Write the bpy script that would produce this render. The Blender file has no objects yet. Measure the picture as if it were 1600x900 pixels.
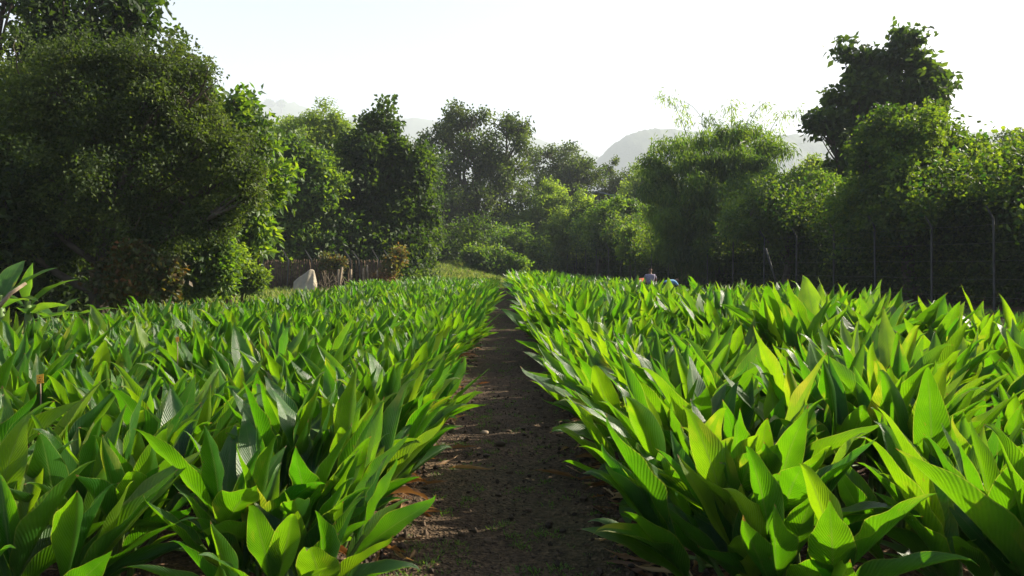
import bpy, math, random
import numpy as np
from mathutils import Vector

# ------------------------------------------------------------------ camera, sky, sun, exposure
S = bpy.context.scene
COL = S.collection
R = math.radians
CAM_H = 1.45
F = 1150.0            # focal length in pixels of the 1600 px wide photograph
cam = bpy.data.cameras.new('camera')
cam.sensor_width = 36.0
cam.lens = F / 1600 * 36
cam.clip_end = 6000
camo = bpy.data.objects.new('camera', cam)
COL.objects.link(camo)
camo.location = (0, 0, CAM_H)
camo.rotation_euler = (R(90 - 1.74), 0, R(-0.5))
S.camera = camo

SUN_AZ, SUN_EL = 68.0, 33.0
world = bpy.data.worlds.new('World')
S.world = world
world.use_nodes = True
wn = world.node_tree.nodes
sky = wn.new('ShaderNodeTexSky')
sky.sky_type = 'NISHITA'
sky.sun_disc = False
sky.sun_elevation = R(SUN_EL)
sky.sun_rotation = R(SUN_AZ)
sky.air_density = 1.0
sky.dust_density = 4.0
sky.ozone_density = 0.4
world.node_tree.links.new(sky.outputs[0], wn['Background'].inputs[0])
wn['Background'].inputs[1].default_value = 0.072
sl = bpy.data.lights.new('sun', 'SUN')
sl.energy = 5.0
sl.angle = R(0.6)
sl.color = (1.0, 0.91, 0.72)
so = bpy.data.objects.new('sun', sl)
COL.objects.link(so)
sd = Vector((math.sin(R(SUN_AZ)) * math.cos(R(SUN_EL)), math.cos(R(SUN_AZ)) * math.cos(R(SUN_EL)), math.sin(R(SUN_EL))))
so.rotation_euler = sd.to_track_quat('Z', 'Y').to_euler()
so.location = sd * 60

S.view_settings.view_transform = 'Standard'
S.view_settings.look = 'None'
S.view_settings.exposure = 1.9
S.view_settings.gamma = 1.0
S.view_settings.use_curve_mapping = False
S.render.engine = 'CYCLES'
cy = S.cycles
cy.max_bounces = 6; cy.diffuse_bounces = 3; cy.glossy_bounces = 2; cy.transmission_bounces = 4
cy.transparent_max_bounces = 4; cy.volume_bounces = 0
cy.use_denoising = True
cy.sample_clamp_indirect = 4.0
cy.caustics_reflective = False; cy.caustics_refractive = False

rng = np.random.default_rng(11)
random.seed(5)


def P(px, py, D):
    """real position of what the photograph shows at that pixel, at distance D along the path"""
    return np.array([(px - 790) / F * D, D, CAM_H - (py - 415) / F * D])


# ------------------------------------------------------------------ noise and mesh helpers
_tab = np.random.default_rng(3).random((256, 256))


def vnoise(x, y):
    xi = np.floor(x).astype(int); yi = np.floor(y).astype(int)
    fx = x - xi; fy = y - yi
    fx = fx * fx * (3 - 2 * fx); fy = fy * fy * (3 - 2 * fy)
    a = _tab[xi % 256, yi % 256]; b = _tab[(xi + 1) % 256, yi % 256]
    c = _tab[xi % 256, (yi + 1) % 256]; d = _tab[(xi + 1) % 256, (yi + 1) % 256]
    return (a * (1 - fx) + b * fx) * (1 - fy) + (c * (1 - fx) + d * fx) * fy


def fbm(x, y, o=4):
    s = 0; a = 0.5
    for i in range(o):
        s = s + a * (vnoise(x + 17 * i, y + 9 * i) - 0.5); x = x * 2.03; y = y * 2.03; a *= 0.5
    return s


def make_mesh(name, V, faces, mat, uv=None, rnd=None, smooth=True):
    """faces: list of int arrays (n, k)"""
    me = bpy.data.meshes.new(name)
    V = np.asarray(V, dtype=np.float32).reshape(-1, 3)
    faces = [np.asarray(f, dtype=np.int32) for f in faces if len(f)]
    me.vertices.add(len(V)); me.vertices.foreach_set('co', V.ravel())
    loops = np.concatenate([f.ravel() for f in faces])
    tot = np.concatenate([np.full(len(f), f.shape[1], dtype=np.int32) for f in faces])
    start = np.concatenate([[0], np.cumsum(tot)[:-1]]).astype(np.int32)
    me.loops.add(len(loops)); me.loops.foreach_set('vertex_index', loops)
    me.polygons.add(len(tot)); me.polygons.foreach_set('loop_start', start)
    me.polygons.foreach_set('use_smooth', np.full(len(tot), smooth))
    me.update(calc_edges=True)
    if uv is not None:
        l = me.uv_layers.new(name='UVMap')
        l.data.foreach_set('uv', np.asarray(uv, dtype=np.float32)[loops].ravel())
    if rnd is not None:
        a = me.attributes.new('rnd', 'FLOAT', 'POINT')
        a.data.foreach_set('value', np.asarray(rnd, dtype=np.float32))
    for m in (mat if isinstance(mat, (list, tuple)) else [mat]):
        me.materials.append(m)
    return me


def link(name, me, parent=None):
    o = bpy.data.objects.new(name, me)
    COL.objects.link(o)
    if parent is not None:
        o.parent = parent
    return o


def tag(o, label=None, cat=None, group=None, kind=None):
    if label: o['label'] = label
    if cat: o['category'] = cat
    if group: o['group'] = group
    if kind: o['kind'] = kind
    return o


def empty(name, loc, label, cat, group=None, rz=0.0):
    o = bpy.data.objects.new(name, None)
    COL.objects.link(o)
    o.location = loc; o.rotation_euler = (0, 0, rz); o.empty_display_size = 0.2
    return tag(o, label, cat, group)


class MB:
    """collects quads and triangles of one part"""
    def __init__(s): s.V = []; s.Q = []; s.T = []; s.U = []; s.A = []; s.n = 0

    def add(s, V, Q=None, T=None, uv=None, rnd=0.5):
        V = np.asarray(V, float).reshape(-1, 3)
        s.V.append(V)
        if Q is not None and len(Q): s.Q.append(np.asarray(Q) + s.n)
        if T is not None and len(T): s.T.append(np.asarray(T) + s.n)
        s.U.append(np.zeros((len(V), 2)) if uv is None else uv)
        s.A.append(np.full(len(V), rnd) if np.isscalar(rnd) else rnd)
        s.n += len(V)

    def arrays(s):
        return (np.concatenate(s.V), [np.concatenate(x) for x in (s.Q, s.T) if x],
                np.concatenate(s.U), np.concatenate(s.A))

    def mesh(s, name, mat, smooth=True, off=None):
        V, Fs, U, A = s.arrays()
        if off is not None: V = V - np.asarray(off)
        return make_mesh(name, V, Fs, mat, U, A, smooth)

    def build(s, name, mat, parent=None, smooth=True, off=None):
        return link(name, s.mesh(name, mat, smooth, off), parent)

    def tube(s, pts, rad, k=6, rnd=0.5, cap=True):
        pts = np.asarray(pts, float); n = len(pts)
        rad = np.full(n, rad) if np.isscalar(rad) else np.asarray(rad, float)
        t = np.gradient(pts, axis=0); t /= np.linalg.norm(t, axis=1)[:, None] + 1e-9
        ref = np.array([0.31, 0.95, 0.05]) if abs(t[:, 1]).mean() < 0.8 else np.array([1.0, 0.1, 0.1])
        a = np.cross(t, ref); a /= np.linalg.norm(a, axis=1)[:, None] + 1e-9
        b = np.cross(t, a)
        th = np.arange(k) / k * 2 * math.pi
        V = pts[:, None] + rad[:, None, None] * (a[:, None] * np.cos(th)[None, :, None] + b[:, None] * np.sin(th)[None, :, None])
        V = V.reshape(-1, 3)
        i = np.arange(n - 1)[:, None] * k; j = np.arange(k)[None]; j2 = (j + 1) % k
        Q = np.stack([i + j, i + j2, i + k + j2, i + k + j], -1).reshape(-1, 4)
        if cap:
            V = np.concatenate([V, pts[:1], pts[-1:]])
            c0 = n * k; jj = np.arange(k)
            T = np.concatenate([np.stack([np.full(k, c0), (jj + 1) % k, jj], -1),
                                np.stack([np.full(k, c0 + 1), (n - 1) * k + jj, (n - 1) * k + (jj + 1) % k], -1)])
            s.add(V, Q, T, rnd=rnd)
        else:
            s.add(V, Q, rnd=rnd)

    def box(s, lo, hi, rnd=0.5):
        x0, y0, z0 = lo; x1, y1, z1 = hi
        V = [(x0, y0, z0), (x1, y0, z0), (x1, y1, z0), (x0, y1, z0), (x0, y0, z1), (x1, y0, z1), (x1, y1, z1), (x0, y1, z1)]
        s.add(V, [(0, 3, 2, 1), (4, 5, 6, 7), (0, 1, 5, 4), (1, 2, 6, 5), (2, 3, 7, 6), (3, 0, 4, 7)], rnd=rnd)


def unit(v):
    return v / (np.linalg.norm(v, axis=-1, keepdims=True) + 1e-9)


# ------------------------------------------------------------------ materials
class NT:
    def __init__(s, name):
        s.m = bpy.data.materials.new(name); s.m.use_nodes = True
        s.n = s.m.node_tree.nodes; s.l = s.m.node_tree.links; s.n.clear()
        s.out = s.n.new('ShaderNodeOutputMaterial')

    def N(s, t, **k):
        x = s.n.new(t)
        for a, b in k.items(): setattr(x, a, b)
        return x

    def L(s, a, b): s.l.new(a, b)

    def math(s, op, a, b=None):
        x = s.N('ShaderNodeMath', operation=op)
        for i, v in enumerate((a, b)):
            if v is None: continue
            if isinstance(v, (int, float)): x.inputs[i].default_value = v
            else: s.L(v, x.inputs[i])
        return x.outputs[0]

    def ramp(s, fac, stops):
        x = s.N('ShaderNodeValToRGB'); e = x.color_ramp.elements
        while len(e) < len(stops): e.new(0.5)
        for k, (p, c) in zip(e, stops): k.position = p; k.color = (*c, 1)
        s.L(fac, x.inputs[0]); return x.outputs[0]

    def mix(s, fac, a, b, mode='MIX'):
        x = s.N('ShaderNodeMix', data_type='RGBA', blend_type=mode)
        if isinstance(fac, (int, float)): x.inputs[0].default_value = fac
        else: s.L(fac, x.inputs[0])
        for i, v in ((6, a), (7, b)):
            if isinstance(v, tuple): x.inputs[i].default_value = (*v, 1)
            else: s.L(v, x.inputs[i])
        return x.outputs[2]

    def noise(s, scale, detail=3, vec=None, out=0):
        x = s.N('ShaderNodeTexNoise'); x.inputs['Scale'].default_value = scale; x.inputs['Detail'].default_value = detail
        if vec is not None: s.L(vec, x.inputs['Vector'])
        return x.outputs[out]


def leaf_mat(name, ca, cb, cc, ta, tb, trans=0.4, rough=0.5, veins=False, spec=0.4, clump=0.0):
    """ca..cb..cc: reflected colour over the leaf-to-leaf spread; ta..tb: transmitted colour"""
    t = NT(name)
    at = t.N('ShaderNodeAttribute', attribute_name='rnd')
    col = t.ramp(at.outputs['Fac'], [(0, ca), (0.55, cb), (1, cc)])
    tc = t.ramp(at.outputs['Fac'], [(0, ta), (1, tb)])
    geo = t.N('ShaderNodeNewGeometry')
    if clump:
        n = t.noise(clump, 2, geo.outputs['Position'])
        f = t.ramp(n, [(0.35, (0.55, 0.6, 0.6)), (0.65, (1.35, 1.25, 1.05))])
        col = t.mix(1.0, col, f, 'MULTIPLY'); tc = t.mix(1.0, tc, f, 'MULTIPLY')
    p = t.N('ShaderNodeBsdfPrincipled')
    p.inputs['Roughness'].default_value = rough
    p.inputs['Specular IOR Level'].default_value = spec
    tr = t.N('ShaderNodeBsdfTranslucent')
    if veins:
        uv = t.N('ShaderNodeUVMap'); sx = t.N('ShaderNodeSeparateXYZ'); t.L(uv.outputs[0], sx.inputs[0])
        a = t.math('ABSOLUTE', t.math('SUBTRACT', sx.outputs[0], 0.5))           # 0 at the midrib, .5 at the margin
        ph = t.math('MULTIPLY', t.math('SUBTRACT', sx.outputs[1], t.math('MULTIPLY', t.math('POWER', a, 0.8), 0.42)), 175.0)
        w = t.math('SINE', ph)
        ph2 = t.math('MULTIPLY', t.math('SUBTRACT', sx.outputs[1], t.math('MULTIPLY', t.math('POWER', a, 0.8), 0.42)), 640.0)
        w2 = t.math('MULTIPLY', t.math('SINE', ph2), 0.25)
        mr = t.math('LESS_THAN', a, 0.022)
        h = t.math('SUBTRACT', t.math('ADD', w, w2), t.math('MULTIPLY', mr, 2.0))
        b = t.N('ShaderNodeBump'); b.inputs['Strength'].default_value = 0.42; b.inputs['Distance'].default_value = 0.002
        t.L(h, b.inputs['Height']); t.L(b.outputs[0], p.inputs['Normal']); t.L(b.outputs[0], tr.inputs['Normal'])
        # leaves pale slightly at the midrib, brown at the extreme tip, vary in blotches
        col = t.mix(t.math('MULTIPLY', mr, 0.45), col, (0.16, 0.26, 0.05))
        tc = t.mix(t.math('MULTIPLY', mr, 0.6), tc, (0.14, 0.24, 0.03))
        vs = t.math('ADD', 0.96, t.math('MULTIPLY', w, 0.04))
        cmb = t.N('ShaderNodeCombineXYZ')
        for i in range(3): t.L(vs, cmb.inputs[i])
        tc = t.mix(1.0, tc, cmb.outputs[0], 'MULTIPLY')
        mg = t.math('MULTIPLY', t.math('GREATER_THAN', a, 0.478), 0.5)
        col = t.mix(mg, col, (0.16, 0.22, 0.04)); tc = t.mix(mg, tc, (0.4, 0.42, 0.05))
        yn = t.ramp(t.noise(3.1, 5, geo.outputs['Position']), [(0.60, (0, 0, 0)), (0.72, (0.55, 0.55, 0.55))])
        yf = t.math('MULTIPLY', yn, t.math('GREATER_THAN', t.math('ADD', a, t.math('MULTIPLY', sx.outputs[1], 0.35)), 0.42))
        col = t.mix(yf, col, (0.20, 0.20, 0.03)); tc = t.mix(yf, tc, (0.55, 0.48, 0.03))
        nz = t.noise(9.0, 4, geo.outputs['Position'])
        bl = t.ramp(nz, [(0.3, (0.72, 0.8, 0.8)), (0.7, (1.2, 1.12, 1.0))])
        col = t.mix(1.0, col, bl, 'MULTIPLY'); tc = t.mix(1.0, tc, bl, 'MULTIPLY')
        sp = t.noise(38.0, 2, geo.outputs['Position'])
        e = t.math('MULTIPLY', t.math('GREATER_THAN', t.math('ADD', sx.outputs[1], t.math('MULTIPLY', sp, 0.12)), 1.045), 0.85)
        spots = t.math('MULTIPLY', t.math('GREATER_THAN', sp, 0.74), 0.5)
        e = t.math('MAXIMUM', e, spots)
        col = t.mix(e, col, (0.22, 0.13, 0.05)); tc = t.mix(e, tc, (0.2, 0.1, 0.02))
    t.L(col, p.inputs['Base Color']); t.L(tc, tr.inputs['Color'])
    mx = t.N('ShaderNodeMixShader'); mx.inputs[0].default_value = trans
    t.L(p.outputs[0], mx.inputs[1]); t.L(tr.outputs[0], mx.inputs[2]); t.L(mx.outputs[0], t.out.inputs[0])
    return t.m


def solid_mat(name, ca, cb, scale=6.0, rough=0.85, bump=0.3, bscale=None, dist=0.02, attr=False, spec=0.25):
    t = NT(name)
    geo = t.N('ShaderNodeNewGeometry')
    n = t.noise(scale, 5, geo.outputs['Position'])
    f = t.N('ShaderNodeAttribute', attribute_name='rnd').outputs['Fac'] if attr else n
    c = t.ramp(f, [(0.3, ca), (0.7, cb)])
    p = t.N('ShaderNodeBsdfPrincipled'); p.inputs['Roughness'].default_value = rough
    p.inputs['Specular IOR Level'].default_value = spec
    t.L(c, p.inputs['Base Color'])
    b = t.N('ShaderNodeBump'); b.inputs['Strength'].default_value = bump; b.inputs['Distance'].default_value = dist
    t.L(t.noise(bscale or scale * 3, 5, geo.outputs['Position']), b.inputs['Height']); t.L(b.outputs[0], p.inputs['Normal'])
    t.L(p.outputs[0], t.out.inputs[0])
    return t.m


M_TURM = leaf_mat('turmeric_leaf', (0.014, 0.060, 0.007), (0.028, 0.095, 0.009), (0.10, 0.16, 0.012),
                  (0.08, 0.30, 0.003), (0.29, 0.49, 0.005), trans=0.42, rough=0.37, veins=True, spec=0.5)
M_TSTEM = leaf_mat('turmeric_stalk', (0.06, 0.12, 0.02), (0.10, 0.17, 0.035), (0.2, 0.2, 0.06), (0.1, 0.2, 0.02), (0.2, 0.25, 0.03), trans=0.15)
M_DRY = leaf_mat('dry_leaf', (0.06, 0.03, 0.014), (0.17, 0.085, 0.032), (0.38, 0.27, 0.13), (0.16, 0.06, 0.015), (0.40, 0.22, 0.06), trans=0.3, rough=0.6)
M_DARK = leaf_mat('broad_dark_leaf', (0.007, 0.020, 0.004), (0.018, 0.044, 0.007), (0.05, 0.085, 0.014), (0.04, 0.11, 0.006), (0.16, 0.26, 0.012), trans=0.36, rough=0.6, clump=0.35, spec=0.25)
M_FINE = leaf_mat('small_grey_green_leaf', (0.016, 0.032, 0.008), (0.038, 0.064, 0.016), (0.085, 0.115, 0.03), (0.06, 0.13, 0.008), (0.2, 0.28, 0.02), trans=0.36, rough=0.6, clump=0.5, spec=0.25)
M_MID = leaf_mat('mid_green_leaf', (0.022, 0.055, 0.010), (0.045, 0.10, 0.014), (0.09, 0.14, 0.02), (0.09, 0.25, 0.01), (0.32, 0.46, 0.015), trans=0.42, rough=0.55, clump=0.4)
M_LIGHT = leaf_mat('light_green_leaf', (0.045, 0.085, 0.012), (0.075, 0.14, 0.02), (0.12, 0.18, 0.03), (0.2, 0.38, 0.015), (0.45, 0.58, 0.03), trans=0.46, rough=0.55, clump=0.25)
M_VINE = leaf_mat('vine_leaf', (0.012, 0.036, 0.009), (0.026, 0.068, 0.012), (0.06, 0.10, 0.016), (0.06, 0.19, 0.006), (0.30, 0.42, 0.012), trans=0.36, rough=0.6, clump=0.5, spec=0.25)
M_RED = leaf_mat('autumn_vine_leaf', (0.03, 0.07, 0.012), (0.07, 0.085, 0.02), (0.17, 0.06, 0.02), (0.12, 0.24, 0.02), (0.34, 0.16, 0.02), trans=0.35, rough=0.55, clump=1.0)
M_BAN = leaf_mat('banana_leaf', (0.03, 0.09, 0.012), (0.05, 0.13, 0.015), (0.08, 0.16, 0.02), (0.15, 0.38, 0.015), (0.3, 0.5, 0.02), trans=0.42, rough=0.38, veins=True)
M_GRASS = leaf_mat('grass_blade', (0.05, 0.09, 0.015), (0.085, 0.14, 0.02), (0.19, 0.17, 0.06), (0.15, 0.3, 0.02), (0.4, 0.42, 0.06), trans=0.4, rough=0.6)
M_WEED = leaf_mat('weed_leaf', (0.03, 0.08, 0.012), (0.05, 0.12, 0.018), (0.09, 0.16, 0.03), (0.12, 0.3, 0.015), (0.25, 0.42, 0.03), trans=0.35, rough=0.55)
M_BARK = solid_mat('bark', (0.035, 0.027, 0.019), (0.10, 0.08, 0.058), 5, bump=0.7, dist=0.03)
M_CULM = solid_mat('bamboo_culm', (0.07, 0.09, 0.03), (0.14, 0.14, 0.06), 3, rough=0.6)
M_CONC = solid_mat('concrete_post', (0.035, 0.035, 0.033), (0.075, 0.072, 0.068), 4, bump=0.3)
M_WIRE = solid_mat('galvanised_wire', (0.12, 0.12, 0.12), (0.22, 0.21, 0.2), 9, rough=0.5)
M_REED = solid_mat('weathered_reed', (0.05, 0.032, 0.018), (0.15, 0.10, 0.06), 7, bump=0.8)
M_CLOTH = solid_mat('cream_tarpaulin', (0.22, 0.19, 0.14), (0.36, 0.32, 0.24), 1.6, bump=0.5, dist=0.05)
M_STICK = solid_mat('dry_stick', (0.12, 0.09, 0.06), (0.28, 0.22, 0.15), 8)
M_ROOF = solid_mat('grey_sheet_roof', (0.12, 0.12, 0.125), (0.22, 0.22, 0.22), 2)
M_HUTW = solid_mat('hut_boards', (0.05, 0.038, 0.028), (0.10, 0.08, 0.06), 3)
M_STONE = solid_mat('pale_stone', (0.20, 0.15, 0.10), (0.32, 0.25, 0.18), 25, bump=0.4, dist=0.004)
M_CLOD = solid_mat('soil_clod', (0.03, 0.021, 0.014), (0.085, 0.057, 0.036), 3, attr=True)
M_REDCLOD = solid_mat('reddish_clod', (0.09, 0.04, 0.028), (0.22, 0.11, 0.08), 3, attr=True)
M_TAG = solid_mat('orange_plate', (0.62, 0.30, 0.03), (0.75, 0.40, 0.05), 30, rough=0.5, bump=0.1)
M_INK = solid_mat('dark_lettering', (0.16, 0.07, 0.02), (0.2, 0.09, 0.03), 30)
M_SKIN = solid_mat('skin', (0.11, 0.055, 0.035), (0.15, 0.08, 0.05), 9, rough=0.6, bump=0.05)
M_HAIR = solid_mat('black_hair', (0.008, 0.006, 0.005), (0.02, 0.015, 0.012), 30)
M_SHIRTP = solid_mat('grey_purple_print_shirt', (0.11, 0.09, 0.14), (0.24, 0.22, 0.27), 14, bump=0.4)
M_SHIRTO = solid_mat('orange_red_cloth', (0.32, 0.05, 0.02), (0.42, 0.09, 0.035), 5, bump=0.4)
M_SHIRTB = solid_mat('light_blue_cloth', (0.10, 0.24, 0.38), (0.16, 0.32, 0.46), 5, bump=0.4)
M_TROUS = solid_mat('dark_trousers', (0.03, 0.03, 0.04), (0.05, 0.05, 0.06), 5)


def soil_material(name, path):
    t = NT(name)
    pos = t.N('ShaderNodeNewGeometry').outputs['Position']
    big = t.noise(1.3, 6, pos)
    fine = t.noise(28.0, 8, pos)
    grit = t.N('ShaderNodeTexVoronoi'); grit.inputs['Scale'].default_value = 55.0; t.L(pos, grit.inputs['Vector'])
    if path: c = t.ramp(big, [(0.3, (0.038, 0.026, 0.016)), (0.7, (0.074, 0.050, 0.031))])
    else: c = t.ramp(big, [(0.3, (0.035, 0.021, 0.013)), (0.7, (0.08, 0.046, 0.028))])
    c = t.mix(1.0, c, t.ramp(fine, [(0.3, (0.45, 0.45, 0.45)), (0.7, (1.5, 1.5, 1.5))]), 'MULTIPLY')
    c = t.mix(1.0, c, t.ramp(grit.outputs['Color'], [(0.2, (0.7, 0.7, 0.7)), (0.95, (1.7, 1.65, 1.55))]), 'MULTIPLY')
    c = t.mix(t.ramp(t.noise(0.35, 5, pos), [(0.52, (0, 0, 0)), (0.68, (0.35, 0.35, 0.35))]), c, (0.05, 0.07, 0.02))
    p = t.N('ShaderNodeBsdfPrincipled'); p.inputs['Roughness'].default_value = 0.95; p.inputs['Specular IOR Level'].default_value = 0.15
    t.L(c, p.inputs['Base Color'])
    b = t.N('ShaderNodeBump'); b.inputs['Strength'].default_value = 0.9; b.inputs['Distance'].default_value = 0.02
    h = t.math('ADD', fine, t.math('MULTIPLY', grit.outputs['Distance'], 0.9))
    t.L(h, b.inputs['Height']); t.L(b.outputs[0], p.inputs['Normal'])
    t.L(p.outputs[0], t.out.inputs[0])
    return t.m


M_SOIL = soil_material('field_soil', False)
M_PATH = soil_material('path_soil', True)

# ------------------------------------------------------------------ ground
FL, FR = -6.3, 5.3          # outer edges of the planted beds
PL, PR = -0.60, 0.66        # path edges


def sstep(a, b, x):
    t = np.clip((x - a) / (b - a), 0, 1); return t * t * (3 - 2 * t)


def ground_z(x, y):
    x = np.asarray(x, float); y = np.asarray(y, float)
    z = 0.10 * fbm(x * 0.25, y * 0.25, 2)
    near = np.exp(-(y / 60.0) ** 2)
    inbed = ((x > FL - .3) & (x < FR + .3) & (y < 52))
    px = (x - 0.03) / 0.85
    z = z + near * (-0.05 * np.exp(-px ** 4)) + near * 0.05 * fbm(x * 3, y * 3, 3)
    z = z + np.where(inbed, 0.03 * np.cos((x - 1.13) / 0.93 * 2 * math.pi) * sstep(0.6, 0.9, abs(x)), 0) * near
    z = z + near * 0.018 * fbm(x * 14, y * 14, 3)
    z = z + 1.6 * sstep(45, 60, y) * np.exp(-((x + 5.0) / 4.0) ** 2)      # grassy bank behind the left bed
    z = z + 3.0 * sstep(70, 130, y)
    return z


def axis(dense, segs):
    a = [np.arange(*dense)]
    lo, hi, st = dense[0], dense[1], dense[2]
    out_hi = []; x = hi; s = st
    while x < segs[1]: s *= 1.07; out_hi.append(x); x += s
    out_hi.append(segs[1])
    out_lo = []; x = lo; s = st
    while x > segs[0]: s *= 1.07; x -= s; out_lo.append(max(x, segs[0]))
    return np.unique(np.concatenate([np.array(out_lo[::-1]), a[0], np.array(out_hi)]))


gx = axis((-1.3, 1.4, 0.035), (-3300, 3300))
gy = axis((2.2, 12.0, 0.045), (-60, 3300))
GX, GY = np.meshgrid(gx, gy)
GZ = ground_z(GX, GY)
V = np.stack([GX, GY, GZ], -1).reshape(-1, 3)
nx, ny = len(gx), len(gy)
ii, jj = np.meshgrid(np.arange(nx - 1), np.arange(ny - 1))
q = np.stack([jj * nx + ii, jj * nx + ii + 1, (jj + 1) * nx + ii + 1, (jj + 1) * nx + ii], -1).reshape(-1, 4)
cx = V[q].mean(1)
wob = 0.06 * fbm(cx[:, 1] * 1.7, cx[:, 1] * 0 + 3)
ispath = (cx[:, 0] > PL + wob) & (cx[:, 0] < PR + wob) & (cx[:, 1] > -40) & (cx[:, 1] < 50)


def sub(name, mask, mat):
    f = q[mask]; u, inv = np.unique(f, return_inverse=True)
    o = link(name, make_mesh(name, V[u], [inv.reshape(-1, 4)], mat))
    return tag(o, kind='structure')


sub('ground', ~ispath, M_SOIL)
sub('dirt_path', ispath, M_PATH)


def gz(x, y): return float(ground_z(x, y))


# ------------------------------------------------------------------ hazy hills
def hill(name, D, prof, depth, seed):
    r = np.random.default_rng(seed)
    pts = np.array([P(px, py, D) for px, py in prof])
    xs = np.linspace(pts[0, 0], pts[-1, 0], 420)
    zt = np.interp(xs, pts[:, 0], pts[:, 2])
    k = D / 700
    zt = zt + 5.0 * k * fbm(xs / 26.0 / k, xs * 0 + seed, 5) + 1.3 * k * np.abs(fbm(xs / 4.0 / k, xs * 0 + seed + 5, 3)) * 4
    s = np.linspace(0, 1, 60)
    X, Sg = np.meshgrid(xs, s)
    prof_s = np.sin(np.clip(Sg, 0, 1) * math.pi) ** 0.75
    Y = D - depth * 0.5 + Sg * depth
    Z = zt[None] * prof_s + 6 * k * fbm(X / 20 / k, Y / 20 / k, 4) * prof_s + 2.2 * k * fbm(X / 4 / k, Y / 4 / k, 3) * prof_s
    V = np.stack([X, Y, Z], -1).reshape(-1, 3)
    n = len(xs); a, b = np.meshgrid(np.arange(n - 1), np.arange(len(s) - 1))
    q = np.stack([b * n + a, b * n + a + 1, (b + 1) * n + a + 1, (b + 1) * n + a], -1).reshape(-1, 4)
    o = link(name, make_mesh(name, V, [q], M_HILL)); tag(o, kind='structure')


M_HILL = solid_mat('wooded_hillside', (0.02, 0.035, 0.012), (0.05, 0.07, 0.03), 0.05, bump=0.9, bscale=0.25, dist=3.0)
hill('hills', 2700, [(-1400, 300), (-300, 215), (200, 190), (330, 172), (395, 168), (470, 167), (505, 176), (540, 190), (660, 191),
                    (760, 205), (850, 226), (900, 234), (930, 250), (960, 330), (980, 415)], 1100, 4)
hill('hills', 1900, [(880, 415), (905, 290), (925, 256), (940, 242), (955, 228), (975, 214), (1000, 207), (1040, 205), (1110, 210), (1200, 214), (1330, 220),
                    (1500, 212), (1620, 216), (1900, 230), (2400, 300)], 780, 9)
for px, r_ in ((424, 17.0), (443, 14.0)):
    mb = MB()
    c = P(px, 164, 2500)
    n = 500
    d = unit(rng.normal(size=(n, 3))); p = c + d * r_ * rng.uniform(.5, 1.1, (n, 1)) * np.array([1, 1, .7])
    e = unit(rng.normal(size=(n, 3))); s_ = unit(np.cross(e, d))
    Vv = np.stack([p, p + e * 4 + s_ * 3, p + e * 8, p + e * 4 - s_ * 3], 1).reshape(-1, 3)
    ix = np.arange(n)[:, None] * 4
    mb.add(Vv, T=np.concatenate([ix + [0, 1, 2], ix + [0, 2, 3]]), rnd=np.repeat(rng.random(n), 4))
    root = empty('tree', tuple(c - [0, 0, 28]), 'tiny hazy round tree on the %s of the left hill' % ('crest' if px == 424 else 'ridge just right of its twin'), 'tree', 'pair of trees on the hill crest')
    mb.build('crown', M_DARK, root, off=c - [0, 0, 28])
    tb = MB(); tb.tube([(0, 0, -6), (0, 0, 28)], [2.8, 1.7]); tb.build('trunk', M_BARK, root)


# ------------------------------------------------------------------ foliage
def leaf_cards(mb, pos, tip, size, width, fold=0.15, rnd=None, droop=0.0):
    """pos (n,3) leaf bases, tip (n,3) unit directions; each leaf two folded halves"""
    n = len(pos)
    if rnd is None: rnd = rng.random(n)
    size = np.broadcast_to(size, (n,))[:, None]; width = np.broadcast_to(width, (n,))[:, None]
    side = unit(np.cross(tip, rng.normal(size=(n, 3))))
    nrm = np.cross(side, tip)
    a = pos; c = pos + tip * size; c[:, 2] -= (droop * size)[:, 0]
    b = pos + tip * size * 0.45 + side * width * 0.5 + nrm * width * fold
    d = pos + tip * size * 0.45 - side * width * 0.5 + nrm * width * fold
    V = np.stack([a, b, c, d], 1).reshape(-1, 3)
    ix = np.arange(n)[:, None] * 4
    mb.add(V, T=np.concatenate([ix + [0, 1, 2], ix + [0, 2, 3]]), rnd=np.repeat(rnd, 4))


def crown_points(blobs, ntw, seed, shell=(0.45, 1.0), lump=0.3, low=-1.0):
    """twig centres spread through lumpy ellipsoids; returns centres, outward directions"""
    r = np.random.default_rng(seed)
    area = np.array([b[3] * b[4] + b[3] * b[5] for b in blobs]); area = area / area.sum()
    C = []; O = []
    for (x, y, z, rx, ry, rz), a in zip(blobs, area):
        n = max(3, int(ntw * a))
        R3 = np.array([rx, ry, rz])
        # boughs: smaller ragged lumps set over the big one, each carrying its share of the sprays
        nb = int(np.clip(n / 16, 4, 40))
        bd = unit(r.normal(size=(nb, 3))); bc = bd * R3 * r.uniform(0.5, 1.05, (nb, 1)) * (1 + lump * r.normal(size=(nb, 1)) * 0.4)
        br_ = r.uniform(0.12, 0.36, nb) * (1 + lump * .4)
        k = r.integers(0, nb, n)
        d = unit(r.normal(size=(n, 3)) + [0, 0, 0.35])
        rad = r.uniform(shell[0] ** 2, shell[1] ** 2, n) ** 0.5
        q_ = bc[k] + d * (R3.mean() * 0.5 + R3 * 0.5) * (br_[k] * rad * r.uniform(.8, 1.15, n))[:, None]
        inner = r.random(n) < 0.16
        q_[inner] = unit(r.normal(size=(inner.sum(), 3))) * R3 * r.uniform(0.0, 0.7, (inner.sum(), 1))
        C.append(np.array([x, y, z]) + q_); O.append(unit(d * 0.6 + unit(q_) * 0.6))
    C = np.concatenate(C); O = np.concatenate(O)
    k = C[:, 2] > 0.25
    return C[k], O[k]


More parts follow.
